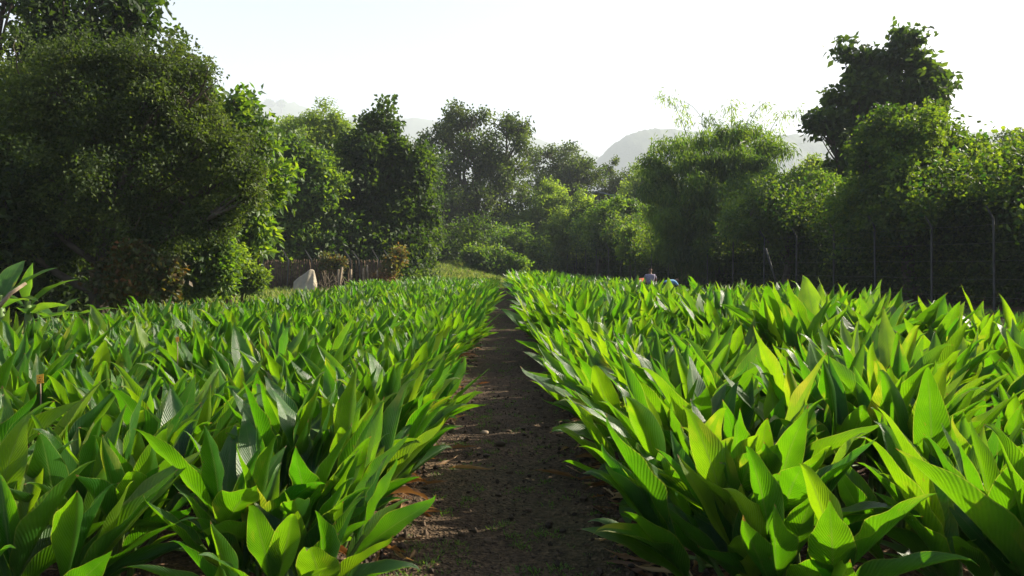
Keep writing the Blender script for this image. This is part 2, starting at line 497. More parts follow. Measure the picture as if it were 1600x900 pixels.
def tree(name, label, D, blobs_px, base_px, mat, ntw, lpt, leaf, width, twr, cat='tree', group=None, seed=1, trunk_r=0.2,
         shell=(0.4, 1.02), lump=0.3, lean=None, up=0.1, out=0.6, droop=0.15, depth=0.8, twigs=True, yoff=0.0, bark=None, limb_from=0.35, part_leaf='crown'):
    """blobs_px: (px, py, rx, ry[, dD]) lumps of the crown as the photograph shows them at distance D"""
    r = np.random.default_rng(seed)
    bl = []
    for b in blobs_px:
        dD = b[4] if len(b) > 4 else 0
        c = P(b[0], b[1], D + dD); s = (D + dD) / F
        bl.append((c[0], c[1], c[2], b[2] * s, max(b[2], b[3]) * s * depth, b[3] * s))
    bx = (base_px - 790) / F * D; by = D + yoff
    base = np.array([bx, by, gz(bx, by)])
    root = empty(name, tuple(base), label, cat, group)
    C, O = crown_points(bl, ntw, seed, shell, lump)
    mb = MB()
    n = len(C) * lpt
    ci = np.repeat(np.arange(len(C)), lpt)
    tw_s = r.uniform(0.6, 1.4, len(C))[ci][:, None]
    p = C[ci] + np.clip(r.normal(size=(n, 3)), -1.4, 1.4) * twr * tw_s * 0.55
    dirn = unit(O[ci] * out + r.normal(size=(n, 3)) * 0.75 + np.array([0, 0, up - droop]))
    rv = np.clip(np.repeat(r.random(len(C)), lpt) * 0.5 + r.random(n) * 0.5, 0, 1)
    p[:, 2] = np.maximum(p[:, 2], 0.15)
    leaf_cards(mb, p, dirn, leaf * r.uniform(0.6, 1.3, n), width * r.uniform(0.7, 1.25, n), rnd=rv, droop=0.15)
    mb.build(part_leaf, mat, root, smooth=False, off=base)
    # trunk, limbs to each lump, twigs to a share of the leaf sprays
    tb = MB()
    main = max(bl, key=lambda b: b[3] * b[5])
    top = np.array(main[:3]) + np.array([0, 0, main[5] * 0.5])
    mid = base * 0.5 + top * 0.5 + np.array([(lean or 0) * 1.0, 0, 0])
    t = np.linspace(0, 1, 9)[:, None]
    tr = (1 - t) ** 2 * (base - [0, 0, .15]) + 2 * t * (1 - t) * mid + t ** 2 * top
    tr[1:-1] += r.normal(size=(7, 3)) * trunk_r * 0.25
    tb.tube(tr, trunk_r * (1.15 - 0.95 * t[:, 0]), 8)
    tb.build('trunk', bark or M_BARK, root, off=base)
    lb = MB(); ends = []
    for b in bl:
        c = np.array(b[:3])
        k = r.uniform(limb_from, 0.7); s0 = tr[int(k * 8)]
        m = s0 * 0.5 + c * 0.5 + r.normal(size=3) * 0.12 * np.linalg.norm(c - s0) + np.array([0, 0, 0.1])
        pts = (1 - t) ** 2 * s0 + 2 * t * (1 - t) * m + t ** 2 * c
        lb.tube(pts, trunk_r * (0.5 - 0.36 * t[:, 0]), 5, cap=False)
        for _ in range(5):
            e = c + unit(r.normal(size=3)) * np.array(b[3:]) * 0.75
            u = np.linspace(0, 1, 5)[:, None]; s1 = pts[r.integers(4, 9)]
            lb.tube(s1 * (1 - u) + e * u + np.sin(u * math.pi) * r.normal(size=3) * 0.1, trunk_r * (0.22 - 0.17 * u[:, 0]), 4, cap=False)
            ends.append(e)
    if twigs and len(ends):
        E = np.array(ends); sel = r.random(len(C)) < min(1, 260 / len(C))
        for c in C[sel]:
            e = E[np.argmin(((E - c) ** 2).sum(1))]
            lb.tube([e, (e + c) / 2 + r.normal(size=3) * 0.06, c], [trunk_r * .05, trunk_r * .04, trunk_r * 0.02], 3, cap=False)
    lb.build('limb', bark or M_BARK, root, off=base)
    return root, C


# ---- left side
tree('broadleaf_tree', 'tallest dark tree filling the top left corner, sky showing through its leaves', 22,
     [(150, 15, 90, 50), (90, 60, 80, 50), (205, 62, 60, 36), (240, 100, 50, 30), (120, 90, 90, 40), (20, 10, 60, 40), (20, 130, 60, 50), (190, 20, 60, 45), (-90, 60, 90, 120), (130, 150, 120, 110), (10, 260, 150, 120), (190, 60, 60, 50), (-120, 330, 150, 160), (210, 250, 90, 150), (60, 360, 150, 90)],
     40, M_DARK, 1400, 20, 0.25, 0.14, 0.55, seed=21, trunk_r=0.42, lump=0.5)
tree('small_leaved_tree', 'big grey-green fine-leaved tree with leaning dark trunk beside the banana plants', 16,
     [(95, 130, 95, 60), (190, 110, 85, 55), (270, 115, 75, 42), (325, 130, 32, 30), (150, 190, 110, 70), (255, 165, 80, 36), (215, 225, 60, 40), (300, 205, 50, 30), (60, 220, 100, 80), (330, 235, 75, 55),
      (390, 270, 45, 32), (405, 305, 30, 30), (200, 280, 130, 80), (300, 320, 90, 55), (60, 330, 110, 75), (200, 360, 110, 45), (345, 350, 45, 40), (150, 110, 60, 50), (-20, 280, 80, 110)],
     155, M_FINE, 4600, 24, 0.092, 0.05, 0.26, seed=22, trunk_r=0.19, lump=0.35, lean=-0.25, droop=0.3, shell=(0.35, 1.05))
tree('broadleaf_tree', 'slim tree with broad bright-edged leaves rising behind the fine-leaved tree', 23,
     [(368, 175, 28, 32), (350, 215, 42, 40), (395, 225, 35, 35), (340, 280, 55, 60), (400, 300, 55, 70), (290, 200, 50, 50), (330, 180, 30, 24)],
     352, M_MID, 620, 20, 0.26, 0.15, 0.5, seed=23, trunk_r=0.16, lump=0.4)
tree('broadleaf_tree', 'sunlit yellow-green tree standing left of the leaning cream tarpaulin', 40,
     [(455, 270, 55, 50), (480, 330, 55, 60), (430, 330, 55, 60), (500, 260, 28, 30), (455, 395, 65, 45), (420, 250, 30, 35), (510, 300, 26, 36)],
     452, M_MID, 1300, 20, 0.3, 0.17, 0.62, seed=24, trunk_r=0.17, lump=0.35)
tree('feathery_tree', 'rounded bright green feathery tree behind, below the left hill', 56,
     [(470, 245, 85, 50), (430, 230, 55, 38), (520, 250, 40, 52), (490, 215, 55, 26), (495, 188, 26, 18), (525, 205, 18, 16)],
     480, M_LIGHT, 2600, 22, 0.28, 0.09, 0.5, seed=25, trunk_r=0.3, lump=0.3, droop=0.5)
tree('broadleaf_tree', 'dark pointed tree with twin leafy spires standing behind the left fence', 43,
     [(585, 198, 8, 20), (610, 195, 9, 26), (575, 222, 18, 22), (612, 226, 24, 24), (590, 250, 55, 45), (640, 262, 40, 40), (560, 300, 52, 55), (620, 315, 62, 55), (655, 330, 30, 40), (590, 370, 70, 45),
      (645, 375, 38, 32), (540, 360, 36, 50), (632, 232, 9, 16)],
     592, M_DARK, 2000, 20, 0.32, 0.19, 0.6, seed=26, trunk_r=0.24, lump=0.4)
tree('open_tree', 'tall hazy open-crowned tree behind the end of the path, left of centre', 80,
     [(735, 190, 38, 22), (790, 195, 34, 18), (820, 200, 14, 18), (690, 215, 38, 22), (745, 240, 62, 36), (800, 255, 42, 30), (690, 265, 48, 40), (740, 300, 72, 38), (800, 310, 42, 36), (690, 330, 50, 48), (755, 355, 72, 36), (715, 178, 22, 12)],
     742, M_FINE, 1800, 20, 0.36, 0.2, 0.8, seed=27, trunk_r=0.5, lump=0.55, shell=(0.5, 1.05))
tree('broadleaf_tree', 'round hazy tree just right of the tall open one', 100,
     [(875, 262, 40, 30), (915, 268, 30, 26), (850, 285, 30, 26), (885, 300, 55, 30)],
     885, M_FINE, 900, 18, 0.42, 0.24, 0.9, seed=28, trunk_r=0.4, lump=0.5)
tree('broadleaf_tree', 'small hazy tree with a thin top in front of the right hill', 105,
     [(955, 262, 10, 10), (962, 290, 18, 24), (945, 300, 14, 20)],
     956, M_FINE, 220, 16, 0.4, 0.22, 0.7, seed=29, trunk_r=0.25, lump=0.5)
tree('broadleaf_tree', 'bright hazy tree between the hut roof and the bamboo clump', 84,
     [(1000, 292, 34, 26), (1035, 300, 34, 36), (985, 320, 34, 26)],
     1010, M_LIGHT, 900, 18, 0.3, 0.15, 0.7, seed=30, trunk_r=0.25, lump=0.4)
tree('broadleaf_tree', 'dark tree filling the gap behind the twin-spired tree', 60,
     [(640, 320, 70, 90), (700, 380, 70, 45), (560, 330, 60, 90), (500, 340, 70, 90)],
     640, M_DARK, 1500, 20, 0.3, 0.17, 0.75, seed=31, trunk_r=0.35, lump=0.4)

# ---- low left bushes
tree('vine_bush', 'bush overgrown with red and yellow creeper beside the leaning trunk', 15.5,
     [(215, 420, 36, 40), (250, 440, 30, 28), (180, 440, 26, 30)], 215, M_RED, 420, 22, 0.12, 0.09, 0.22, cat='bush', seed=41, trunk_r=0.05, twigs=False)
tree('leafy_bush', 'mid green bush right of the red creeper under the fine-leaved tree', 18.5,
     [(310, 400, 50, 46), (280, 440, 40, 26), (350, 430, 30, 26)], 310, M_MID, 800, 20, 0.14, 0.09, 0.26, cat='bush', seed=42, trunk_r=0.07, twigs=False)
tree('leafy_bush', 'pale yellowish bush at the corner of the left fence', 21,
     [(380, 425, 24, 26), (365, 400, 20, 24), (400, 440, 14, 14)], 380, M_LIGHT, 380, 20, 0.13, 0.07, 0.25, cat='bush', seed=43, trunk_r=0.05, twigs=False)
tree('vine_bush', 'yellowing creeper hanging over the right end of the left fence', 36,
     [(615, 414, 8, 18), (602, 432, 8, 8), (622, 400, 8, 10)], 615, M_RED, 130, 20, 0.17, 0.11, 0.3, cat='bush', seed=44, trunk_r=0.05, twigs=False)
tree('vine_bush', 'rust coloured creeper on the left fence beside its tilted post', 37,
     [(525, 411, 10, 6), (510, 408, 4, 12)], 525, M_RED, 70, 18, 0.16, 0.11, 0.3, cat='bush', seed=45, trunk_r=0.04, twigs=False)
tree('leafy_bush', 'low dry pinkish-brown shrub at the right foot of the left fence', 36,
     [(600, 436, 20, 6)], 600, M_DRY, 120, 18, 0.15, 0.04, 0.3, cat='bush', seed=46, trunk_r=0.04, twigs=False)

# ---- bushes behind the end of the path
bush = [
    ('light green bush mound left of the path end on the grass bank', 62, [(700, 400, 40, 22), (680, 412, 24, 14)], 690, M_MID, 420),
    ('rounded mid green bush directly above the end of the path', 70, [(800, 385, 48, 34), (770, 405, 40, 26), (820, 415, 45, 18)], 795, M_MID, 950),
    ('taller bright bush with arching tips below the round hazy tree', 78, [(858, 310, 32, 24), (835, 345, 38, 32), (870, 350, 46, 34), (800, 355, 26, 22)], 850, M_LIGHT, 1100),
    ('yellow-green bush left of the grey hut roof', 73, [(905, 330, 32, 22), (890, 365, 42, 32), (925, 345, 30, 26), (885, 395, 45, 24)], 900, M_LIGHT, 1100),
    ('bushy growth in front of the grey hut roof', 64, [(955, 343, 48, 27), (1000, 335, 26, 26), (950, 375, 42, 26), (1005, 372, 35, 36), (1020, 330, 18, 22)], 975, M_MID, 1050),
    ('low dark bush between the grass bank and the end of the path', 57, [(775, 412, 34, 20), (745, 402, 26, 14), (800, 418, 24, 14)], 772, M_MID, 420),
    ('dark low bush by the far end of the right fence', 77, [(850, 400, 50, 22), (900, 405, 40, 18)], 870, M_DARK, 600),
    ('yellow trailing creeper hanging on the far fence posts', 56, [(985, 392, 18, 12), (990, 368, 15, 14)], 985, M_LIGHT, 170),
]
for i, (lb, D, bp, b0, m, nt) in enumerate(bush):
    tree('leafy_bush', lb, D, bp, b0, m, nt, 18, 0.3, 0.16, 0.5, cat='bush', seed=60 + i, trunk_r=0.08, twigs=False, lump=0.45)

# ---- right side
tree('large_leaved_tree', 'tall dark large-leaved tree standing out against the white sky on the right', 43,
     [(1415, 60, 18, 26), (1400, 95, 32, 22), (1350, 105, 45, 30), (1440, 120, 38, 34), (1330, 150, 45, 36), (1400, 160, 60, 40), (1462, 150, 22, 30), (1300, 200, 40, 28), (1360, 215, 55, 36), (1455, 200, 36, 36), (1275, 200, 18, 12), (1320, 85, 16, 16), (1330, 250, 40, 22), (1410, 230, 50, 40)],
     1385, M_DARK, 900, 16, 0.44, 0.28, 0.65, seed=71, trunk_r=0.3, lump=0.45, out=0.4, droop=0.5)
tree('vine_covered_tree', 'largest vine-draped mound rising in front of the tall large-leaved tree', 31,
     [(1425, 200, 55, 32), (1390, 245, 65, 45), (1460, 240, 60, 50), (1410, 300, 90, 50), (1490, 300, 60, 50), (1350, 320, 45, 45), (1420, 345, 100, 35), (1520, 340, 55, 40), (1510, 230, 26, 28)],
     1430, M_VINE, 3600, 20, 0.18, 0.13, 0.36, seed=72, trunk_r=0.3, lump=0.35, droop=0.4, shell=(0.6, 1.03), depth=1.15)
tree('vine_covered_tree', 'sunlit leafy mound at the right edge behind the nearest fence post', 27.5,
     [(1560, 270, 48, 28), (1620, 255, 60, 34), (1600, 310, 80, 38), (1700, 280, 90, 60), (1560, 330, 50, 35), (1660, 345, 90, 30)],
     1590, M_VINE, 2100, 20, 0.2, 0.14, 0.38, seed=73, trunk_r=0.25, lump=0.35, droop=0.35, shell=(0.6, 1.03), depth=1.15)
tree('vine_covered_tree', 'lower mid green mound between the bamboo and the largest vine mound', 39,
     [(1250, 300, 52, 32), (1200, 325, 50, 32), (1290, 320, 40, 42), (1165, 350, 40, 24), (1230, 350, 60, 30), (1290, 355, 35, 26)],
     1230, M_MID, 2300, 20, 0.2, 0.10, 0.42, seed=74, trunk_r=0.2, lump=0.35, droop=0.3, shell=(0.6, 1.03), depth=1.1)
tree('hazy_tree', 'faint thin tree behind the mound at the right edge', 70,
     [(1575, 225, 14, 12), (1600, 222, 16, 16), (1590, 245, 28, 16), (1640, 235, 30, 24)], 1595, M_FINE, 320, 16, 0.34, 0.2, 0.8, seed=75, trunk_r=0.25, lump=0.6)
tree('palm_like_tree', 'small pale green tree peeping between the bamboo and the tall dark tree', 52,
     [(1270, 262, 14, 18), (1245, 280, 26, 14)], 1262, M_LIGHT, 160, 16, 0.3, 0.08, 0.5, seed=76, trunk_r=0.12, lump=0.5)


# bamboo: arching culms that carry sprays of narrow leaves
def bamboo(label, D, cx_px, culms, seed, nspray, spread=1.2):
    r = np.random.default_rng(seed)
    bx = (cx_px - 790) / F * D
    base = np.array([bx, D, gz(bx, D)])
    root = empty('bamboo_clump', tuple(base), label, 'bamboo')
    cb = MB(); lb = MB(); pos = []; dr = []
    for (tx, ty, dD) in culms:
        tip = P(tx, ty, D + dD)
        s0 = base + np.array([r.normal() * spread * .5, r.normal() * spread * .5, 0])
        m = s0 * 0.55 + tip * 0.45; m[2] = tip[2] * r.uniform(1.05, 1.25)
        t = np.linspace(0, 1, 16)[:, None]
        pts = (1 - t) ** 2 * s0 + 2 * t * (1 - t) * m + t ** 2 * tip
        cb.tube(pts, 0.04 * (1.05 - t[:, 0]) + 0.004, 5)
        n = int(nspray * r.uniform(.7, 1.3))
        tt = r.uniform(0.28, 1.0, n) ** 0.8
        b = np.stack([np.interp(tt, t[:, 0], pts[:, k]) for k in range(3)], 1)
        off = unit(r.normal(size=(n, 3))) * r.uniform(0.1, 1.0, (n, 1)) * (1.15 - tt[:, None] * 0.75) * 1.2
        off[:, 2] -= 0.1
        pos.append(b + off); dr.append(unit(off + [0, 0, -0.5]))
    C = np.concatenate(pos); O = np.concatenate(dr)
    k = C[:, 2] > 0.3; C = C[k]; O = O[k]
    lpt = 12; ci = np.repeat(np.arange(len(C)), lpt); n = len(ci)
    p = C[ci] + r.normal(size=(n, 3)) * 0.22
    d = unit(O[ci] * 0.6 + r.normal(size=(n, 3)) * 0.6 + [0, 0, -0.45])
    leaf_cards(lb, p, d, 0.36 * r.uniform(.6, 1.3, n), 0.062 * r.uniform(.8, 1.3, n), rnd=np.clip(np.repeat(r.random(len(C)), lpt) * .5 + r.random(n) * .5, 0, 1), droop=0.2)
    cb.build('culm', M_CULM, root, off=base); lb.build('foliage', M_LIGHT if seed != 83 else M_MID, root, smooth=False, off=base)


cl = [(1005, 250, 0), (1020, 235, 1), (1050, 225, -1), (1070, 225, 2), (1100, 215, 0), (1130, 215, 1), (1160, 205, 0), (1190, 205, 1), (1215, 220, 0), (1235, 235, -1), (1015, 275, -1),
      (1060, 250, -2), (1090, 250, -2), (1120, 245, -2), (1160, 240, -2), (1200, 250, -2), (1040, 300, -2), (1080, 300, -3), (1130, 300, -3), (1180, 285, -3), (1210, 270, 2), (1100, 330, -3), (1050, 340, -2), (1150, 330, -3),
      (1065, 360, -1.5), (1110, 365, -2), (1030, 350, -1), (1025, 385, -1), (1050, 395, -1.5), (1085, 395, -2), (1120, 395, -2), (1155, 385, -2), (1185, 370, -2), (1205, 340, -2), (1010, 330, 0), (1000, 300, -1), (1215, 300, -2)]
rb_ = np.random.default_rng(55)
while len(cl) < 62:
    qx, qy = rb_.uniform(992, 1245), rb_.uniform(192, 400)
    if qy > 262 - 0.36 * (qx - 992) * (1 if qx < 1190 else .6) and rb_.random() < .9: cl.append((qx, qy, rb_.uniform(-3.5, 2)))
bamboo('dark green arching bamboo clump on the right of centre behind the fence', 46, 1105, cl, 83, 95)
cl = [(1015, 160, 0), (1045, 165, 1), (1100, 185, 0), (1140, 165, 1), (1205, 165, 0), (1245, 180, -1), (1225, 200, 0)]
bamboo('sparse pale bamboo with thin tips against the sky behind the dark bamboo', 52, 1150, cl, 84, 12, 2.0)

# shade planting behind both fences: nobody could count these leaves
FA, FS = 21.0, -0.2087        # right fence: X = FA + FS * Y


def thicket(name, pts_fn, n, leaf, width, mat, lpt=14, tw=0.3):
    C = pts_fn(n); mb = MB(); ci = np.repeat(np.arange(len(C)), lpt); m = len(ci)
    p = C[ci] + rng.normal(size=(m, 3)) * tw
    p[:, 2] = np.maximum(p[:, 2], 0.05)
    d = unit(rng.normal(size=(m, 3)) + [0, -0.2, -0.3])
    leaf_cards(mb, p, d, leaf * rng.uniform(.6, 1.3, m), width * rng.uniform(.7, 1.3, m))
    return tag(mb.build(name, mat, smooth=False), 'dark tangled undergrowth', 'undergrowth', kind='stuff')


def right_band(n):
    y = rng.uniform(12, 82, n)
    x = FA + FS * y + 2.0 + rng.uniform(0, 1, n) ** 1.3 * 3.5
    top = 3.3 + 0.5 * np.sin(y * 0.7)
    return np.stack([x, y, rng.uniform(0.05, 1, n) * top], 1)


def right_deep(n):
    y = rng.uniform(12, 85, n)
    x = FA + FS * y + 4.0 + rng.uniform(0, 7, n)
    return np.stack([x, y, rng.uniform(0.05, 4.2, n)], 1)


def right_eaves(n):
    y = rng.uniform(12, 80, n)
    z = 3.3 + 0.9 * np.sin(y * 0.55) + 0.6 * fbm(y * 0.8, y * 0, 3) * 3
    return np.stack([FA + FS * y - 0.4 + rng.uniform(0, 6.5, n), y, z + rng.uniform(-0.35, 1.3, n)], 1)


def left_band(n):
    y = rng.uniform(13, 27, n)
    lim = np.interp(y, [13, 17, 20, 27], [-10.6, -9.6, -9.4, -12.0])
    x = lim - rng.uniform(0, 1, n) ** 1.3 * 6
    return np.stack([x, y, rng.uniform(0.05, 3.4, n)], 1)


def fence_band(n):
    return np.stack([rng.uniform(-26, -4.5, n), rng.uniform(39.5, 48, n), rng.uniform(0.05, 3.6, n)], 1)


def back_band(n):
    x = rng.uniform(-34, 14, n); y = rng.uniform(84, 100, n)
    return np.stack([x, y, rng.uniform(0.1, 1, n) * (4.5 + 1.5 * np.sin(x * .4))], 1)


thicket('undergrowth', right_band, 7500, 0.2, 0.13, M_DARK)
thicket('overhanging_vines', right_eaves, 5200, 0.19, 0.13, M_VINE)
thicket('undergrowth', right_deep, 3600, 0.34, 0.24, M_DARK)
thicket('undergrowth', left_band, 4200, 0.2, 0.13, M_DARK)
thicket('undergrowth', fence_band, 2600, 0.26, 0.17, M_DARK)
thicket('undergrowth', back_band, 2600, 0.6, 0.4, M_MID, tw=0.6)


# far wood closing the view
def far_wood(n):
    x = rng.uniform(-70, 90, n); y = rng.uniform(110, 135, n)
    return np.stack([x, y, 3 + rng.uniform(0, 1, n) * (6.0 + 2.5 * fbm(x / 7, x * 0, 3) * 3)], 1)


tag(thicket('far_wood', far_wood, 2600, 0.9, 0.6, M_MID, tw=0.9), 'far wooded line behind the trees', 'wood')

# ------------------------------------------------------------------ fences
fence = empty('wire_fence', (FA + FS * 22, 22, 0), 'long wire fence with tall bent-top concrete posts along the right side', 'fence')
pxs = [1700, 1559, 1460, 1371, 1305, 1246, 1195, 1146, 1106, 1072, 1045, 1018, 993, 970, 951, 933, 915, 900, 886, 873, 861]
pm = MB()
ys = []
for i, px in enumerate(pxs):
    D = F * FA / (px - 550); x = (px - 790) / F * D
    ys.append(D)
offs = np.array([FA + FS * 22, 22, 0])


def bent_post(h, arm, side, r):
    m = MB()
    m.tube([(0, 0, -0.3), (0, 0, h * .5), (0, 0, h)], [0.045, 0.042, 0.040], 4)
    m.tube([(0, 0, h - 0.01), (side * arm * .65, 0, h + arm)], [0.037, 0.03], 4)
    return m


pmesh = bent_post(3.0, 0.42, -1, 0).mesh('post', M_CONC, smooth=False)
for i, (px, D) in enumerate(zip(pxs, ys)):
    x = (px - 790) / F * D
    o = link('post', pmesh, fence); o.location = (x - offs[0], D - offs[1], gz(x, D))
    o.scale = (1, 1, rng.uniform(0.95, 1.04)); o.rotation_euler = (rng.normal() * .012, rng.normal() * .012, 0.2)
wb = MB()
for z in (0.4, 1.0, 1.6, 2.2, 2.8):
    Y = np.linspace(19, 78, 90); wb.tube(np.stack([FA + FS * Y, Y, z + 0.015 * np.sin(Y * 2.2)], 1), 0.004, 3)
wb.build('wire', M_WIRE, fence, off=offs)
br = MB(); D = 33.5; x = (1197 - 790) / F * D
br.tube([P(1197, 388, D) , np.array([(1222 - 790) / F * D, D, 0])], 0.05, 4)
br.build('brace', M_CONC, fence, off=offs)

# left fence: short panels of weathered reed between bent concrete posts
lx0, lx1, LD = 408, 632, 38.0
lf = empty('reed_fence', tuple(P(520, 463, LD) * [1, 1, 0]), 'weathered brown reed fence with bent posts at the far left end of the bed', 'fence')
lo_ = np.array(lf.location)
lm = bent_post(1.75, 0.5, -1, 0).mesh('post', M_CONC, smooth=False)
for px in (414, 450, 489, 531, 549, 565, 590, 612):
    x = (px - 790) / F * LD
    o = link('post', lm, lf); o.location = (x - lo_[0], -0.14, 0); o.rotation_euler = (0, rng.normal() * .03, 0)
rb = MB()
xs = np.arange((lx0 - 790) / F * LD, (lx1 - 790) / F * LD, 0.045)
for x in xs:
    if fbm(np.array(x * 1.3), np.array(2.0), 3) < -0.13: continue
    h = 1.72 + rng.normal() * 0.05
    rb.tube([(x + rng.normal() * .01, LD + rng.normal() * .01, 0), (x + rng.normal() * .02, LD + rng.normal() * .015, h)], 0.022, 4)
rb.build('reed_panel', M_REED, lf, off=lo_)
for px, z0, tl in ((568, 1.35, 0), (528, 1.4, 0.22), (549, 1.3, 0), (590, 1.25, 0), (577, 1.5, -.1), (530, 1.3, -.03)):
    x = (px - 790) / F * 35.5; m = MB()
    m.tube([(0, 0, -0.1), (tl, 0, z0)], 0.05, 5)
    o = m.build('wooden_stake', M_STICK); o.location = (x, 35.5, gz(x, 35.5))
    tag(o, {(568, 1.35): 'tallest pale upright stake in front of the reed fence', (528, 1.4): 'stake leaning right beside the rust coloured creeper',
            (549, 1.3): 'upright stake right of the rust coloured creeper', (590, 1.25): 'upright stake near the yellowing creeper',
            (577, 1.5): 'thin stake leaning left between two upright stakes', (530, 1.3): 'nearly upright stake beside the leaning one'}[(px, z0)],
        'stake', 'stakes in front of the left fence')

# cream tarpaulin over a support
tb = MB()
tc = P(478, 430, 35.5)
U_, W_ = np.meshgrid(np.linspace(0, 1, 22), np.linspace(0, 1, 16))
X = tc[0] + (U_ - 0.5) * 1.15 + 0.10 * W_
topz = np.interp(U_, [0, 0.1, 0.72, 0.85, 1], [0.66, 0.78, 1.28, 1.25, 0.6])
Z = topz * (1 - W_ * 0.95) + 0.03 * np.sin(U_ * 22) * W_
Y = tc[1] - 0.6 * W_ + 0.05 * np.sin(U_ * 17 + W_ * 4)
Vt = np.stack([X, Y, Z], -1).reshape(-1, 3)
a, b = np.meshgrid(np.arange(21), np.arange(15))
tb.add(Vt, np.stack([b * 22 + a, b * 22 + a + 1, (b + 1) * 22 + a + 1, (b + 1) * 22 + a], -1).reshape(-1, 4))
o = tb.build('tarpaulin', M_CLOTH); tag(o, 'cream tarpaulin draped over a support beside the left fence', 'tarpaulin')
md = o.modifiers.new('thickness', 'SOLIDIFY'); md.thickness = 0.006
sb = MB()
for k in range(26):
    x0 = tc[0] + 0.75 + rng.uniform(0, 1.2); l = rng.uniform(.8, 1.6); an = rng.uniform(-1, 1)
    e = np.array([math.sin(an) * l, rng.normal() * .3, abs(math.cos(an)) * l * 0.8])
    s0 = np.array([x0 - e[0] * .4, tc[1] + rng.normal() * .2, 0.1])
    sb.tube([s0, s0 + e * .5 + rng.normal(size=3) * .08, s0 + e], [0.016, 0.012, 0.006], 4)
tag(sb.build('stick_pile', M_STICK), 'tangled pile of pale dry sticks right of the tarpaulin', 'stick pile')

# hut roof among the bushes
hc = P(960, 310, 69)
hut = empty('hut', (hc[0], hc[1], 0), 'small hut with a sloping grey roof half hidden in the bushes', 'hut', rz=0.0)
hm = MB()
sl_ = 0.235
Vr = []
for (x, y) in ((-1.95, -2), (1.95, -2), (1.95, 2), (-1.95, 2)):
    Vr.append((x, y, hc[2] + 0.36 - (x + 1.95) * sl_ + (0.25 if y > 0 else 0)))
Vr = np.array(Vr); V8 = np.concatenate([Vr, Vr + [0, 0, 0.14]])
hm.add(V8, [(0, 3, 2, 1), (4, 5, 6, 7), (0, 1, 5, 4), (1, 2, 6, 5), (2, 3, 7, 6), (3, 0, 4, 7)])
hm.build('roof', M_ROOF, hut, smooth=False)
wl = MB()
for x in np.arange(-1.7, 1.7, 0.2):
    wl.box((x, -1.6, 0), (x + 0.19, -1.56, hc[2] + 0.3 - (x + 2.15) * sl_))
wl.box((-1.7, -1.55, 0), (-1.66, 1.6, hc[2] + .2)); wl.box((1.66, -1.55, 0), (1.7, 1.6, hc[2] - 0.65))
wl.build('wall', M_HUTW, hut, smooth=False)


# ------------------------------------------------------------------ turmeric plants
def blade(mb, base, az, th0, arch, L, W, fold, roll, nv, nu, r, rnd, tipcurl=0.0, curlside=0.0, mat_v=None):
    """one lanceolate leaf blade: base point, azimuth it leans to, angle from vertical at the base, arch over its length"""
    t = np.linspace(0, 1, nv)
    th = th0 + arch * t ** 1.6 + tipcurl * np.clip((t - 0.82) / 0.18, 0, 1) ** 2
    ds = L / (nv - 1)
    rr = np.concatenate([[0], np.cumsum(np.sin((th[1:] + th[:-1]) / 2) * ds)])
    zz = np.concatenate([[0], np.cumsum(np.cos((th[1:] + th[:-1]) / 2) * ds)])
    e = np.array([math.cos(az), math.sin(az), 0]); bz = np.array([-math.sin(az), math.cos(az), 0]); k = np.array([0, 0, 1.0])
    sway = curlside * L * t ** 2
    C = base + rr[:, None] * e + zz[:, None] * k + sway[:, None] * bz
    T = np.sin(th)[:, None] * e + np.cos(th)[:, None] * k
    Nn = -np.cos(th)[:, None] * e + np.sin(th)[:, None] * k          # upper side faces the stem and the sky
    a = roll * (0.3 + 0.7 * t)[:, None]
    B = np.cos(a) * bz + np.sin(a) * Nn; N2 = -np.sin(a) * bz + np.cos(a) * Nn
    pet = 0.10
    s = np.clip((t - pet) / (1 - pet), 0, 1)
    f = np.sin(math.pi * s ** 0.80) ** 0.85 * (1 - 0.45 * s ** 3)
    w = W / 2 * np.maximum(f, 0.0) + 0.007 * (1 - t)
    w[-1] = 0.0008
    u = np.linspace(-1, 1, nu)
    phi = (fold * (1 - 0.45 * s))[:, None] * (0.75 + 0.6 * np.abs(u))[None]
    # each side is V-folded, its margin curling further
    ruf = r.uniform(0.004, 0.014) * np.sin(t * r.uniform(14, 24) + r.uniform(0, 6))[:, None] * (np.abs(u) ** 2)[None] * np.sign(u)[None]
    x = w[:, None] * u[None] * np.cos(phi)
    y = w[:, None] * np.abs(u)[None] * np.sin(phi) + ruf * (f[:, None])
    Vv = C[:, None] + x[..., None] * B[:, None] + y[..., None] * N2[:, None]
    U = np.stack(np.broadcast_arrays((u[None] + 1) / 2, t[:, None]), -1).reshape(-1, 2)
    i, j = np.meshgrid(np.arange(nu - 1), np.arange(nv - 1))
    q = np.stack([j * nu + i, j * nu + i + 1, (j + 1) * nu + i + 1, (j + 1) * nu + i], -1).reshape(-1, 4)
    mb.add(Vv.reshape(-1, 3), q, uv=U, rnd=rnd)


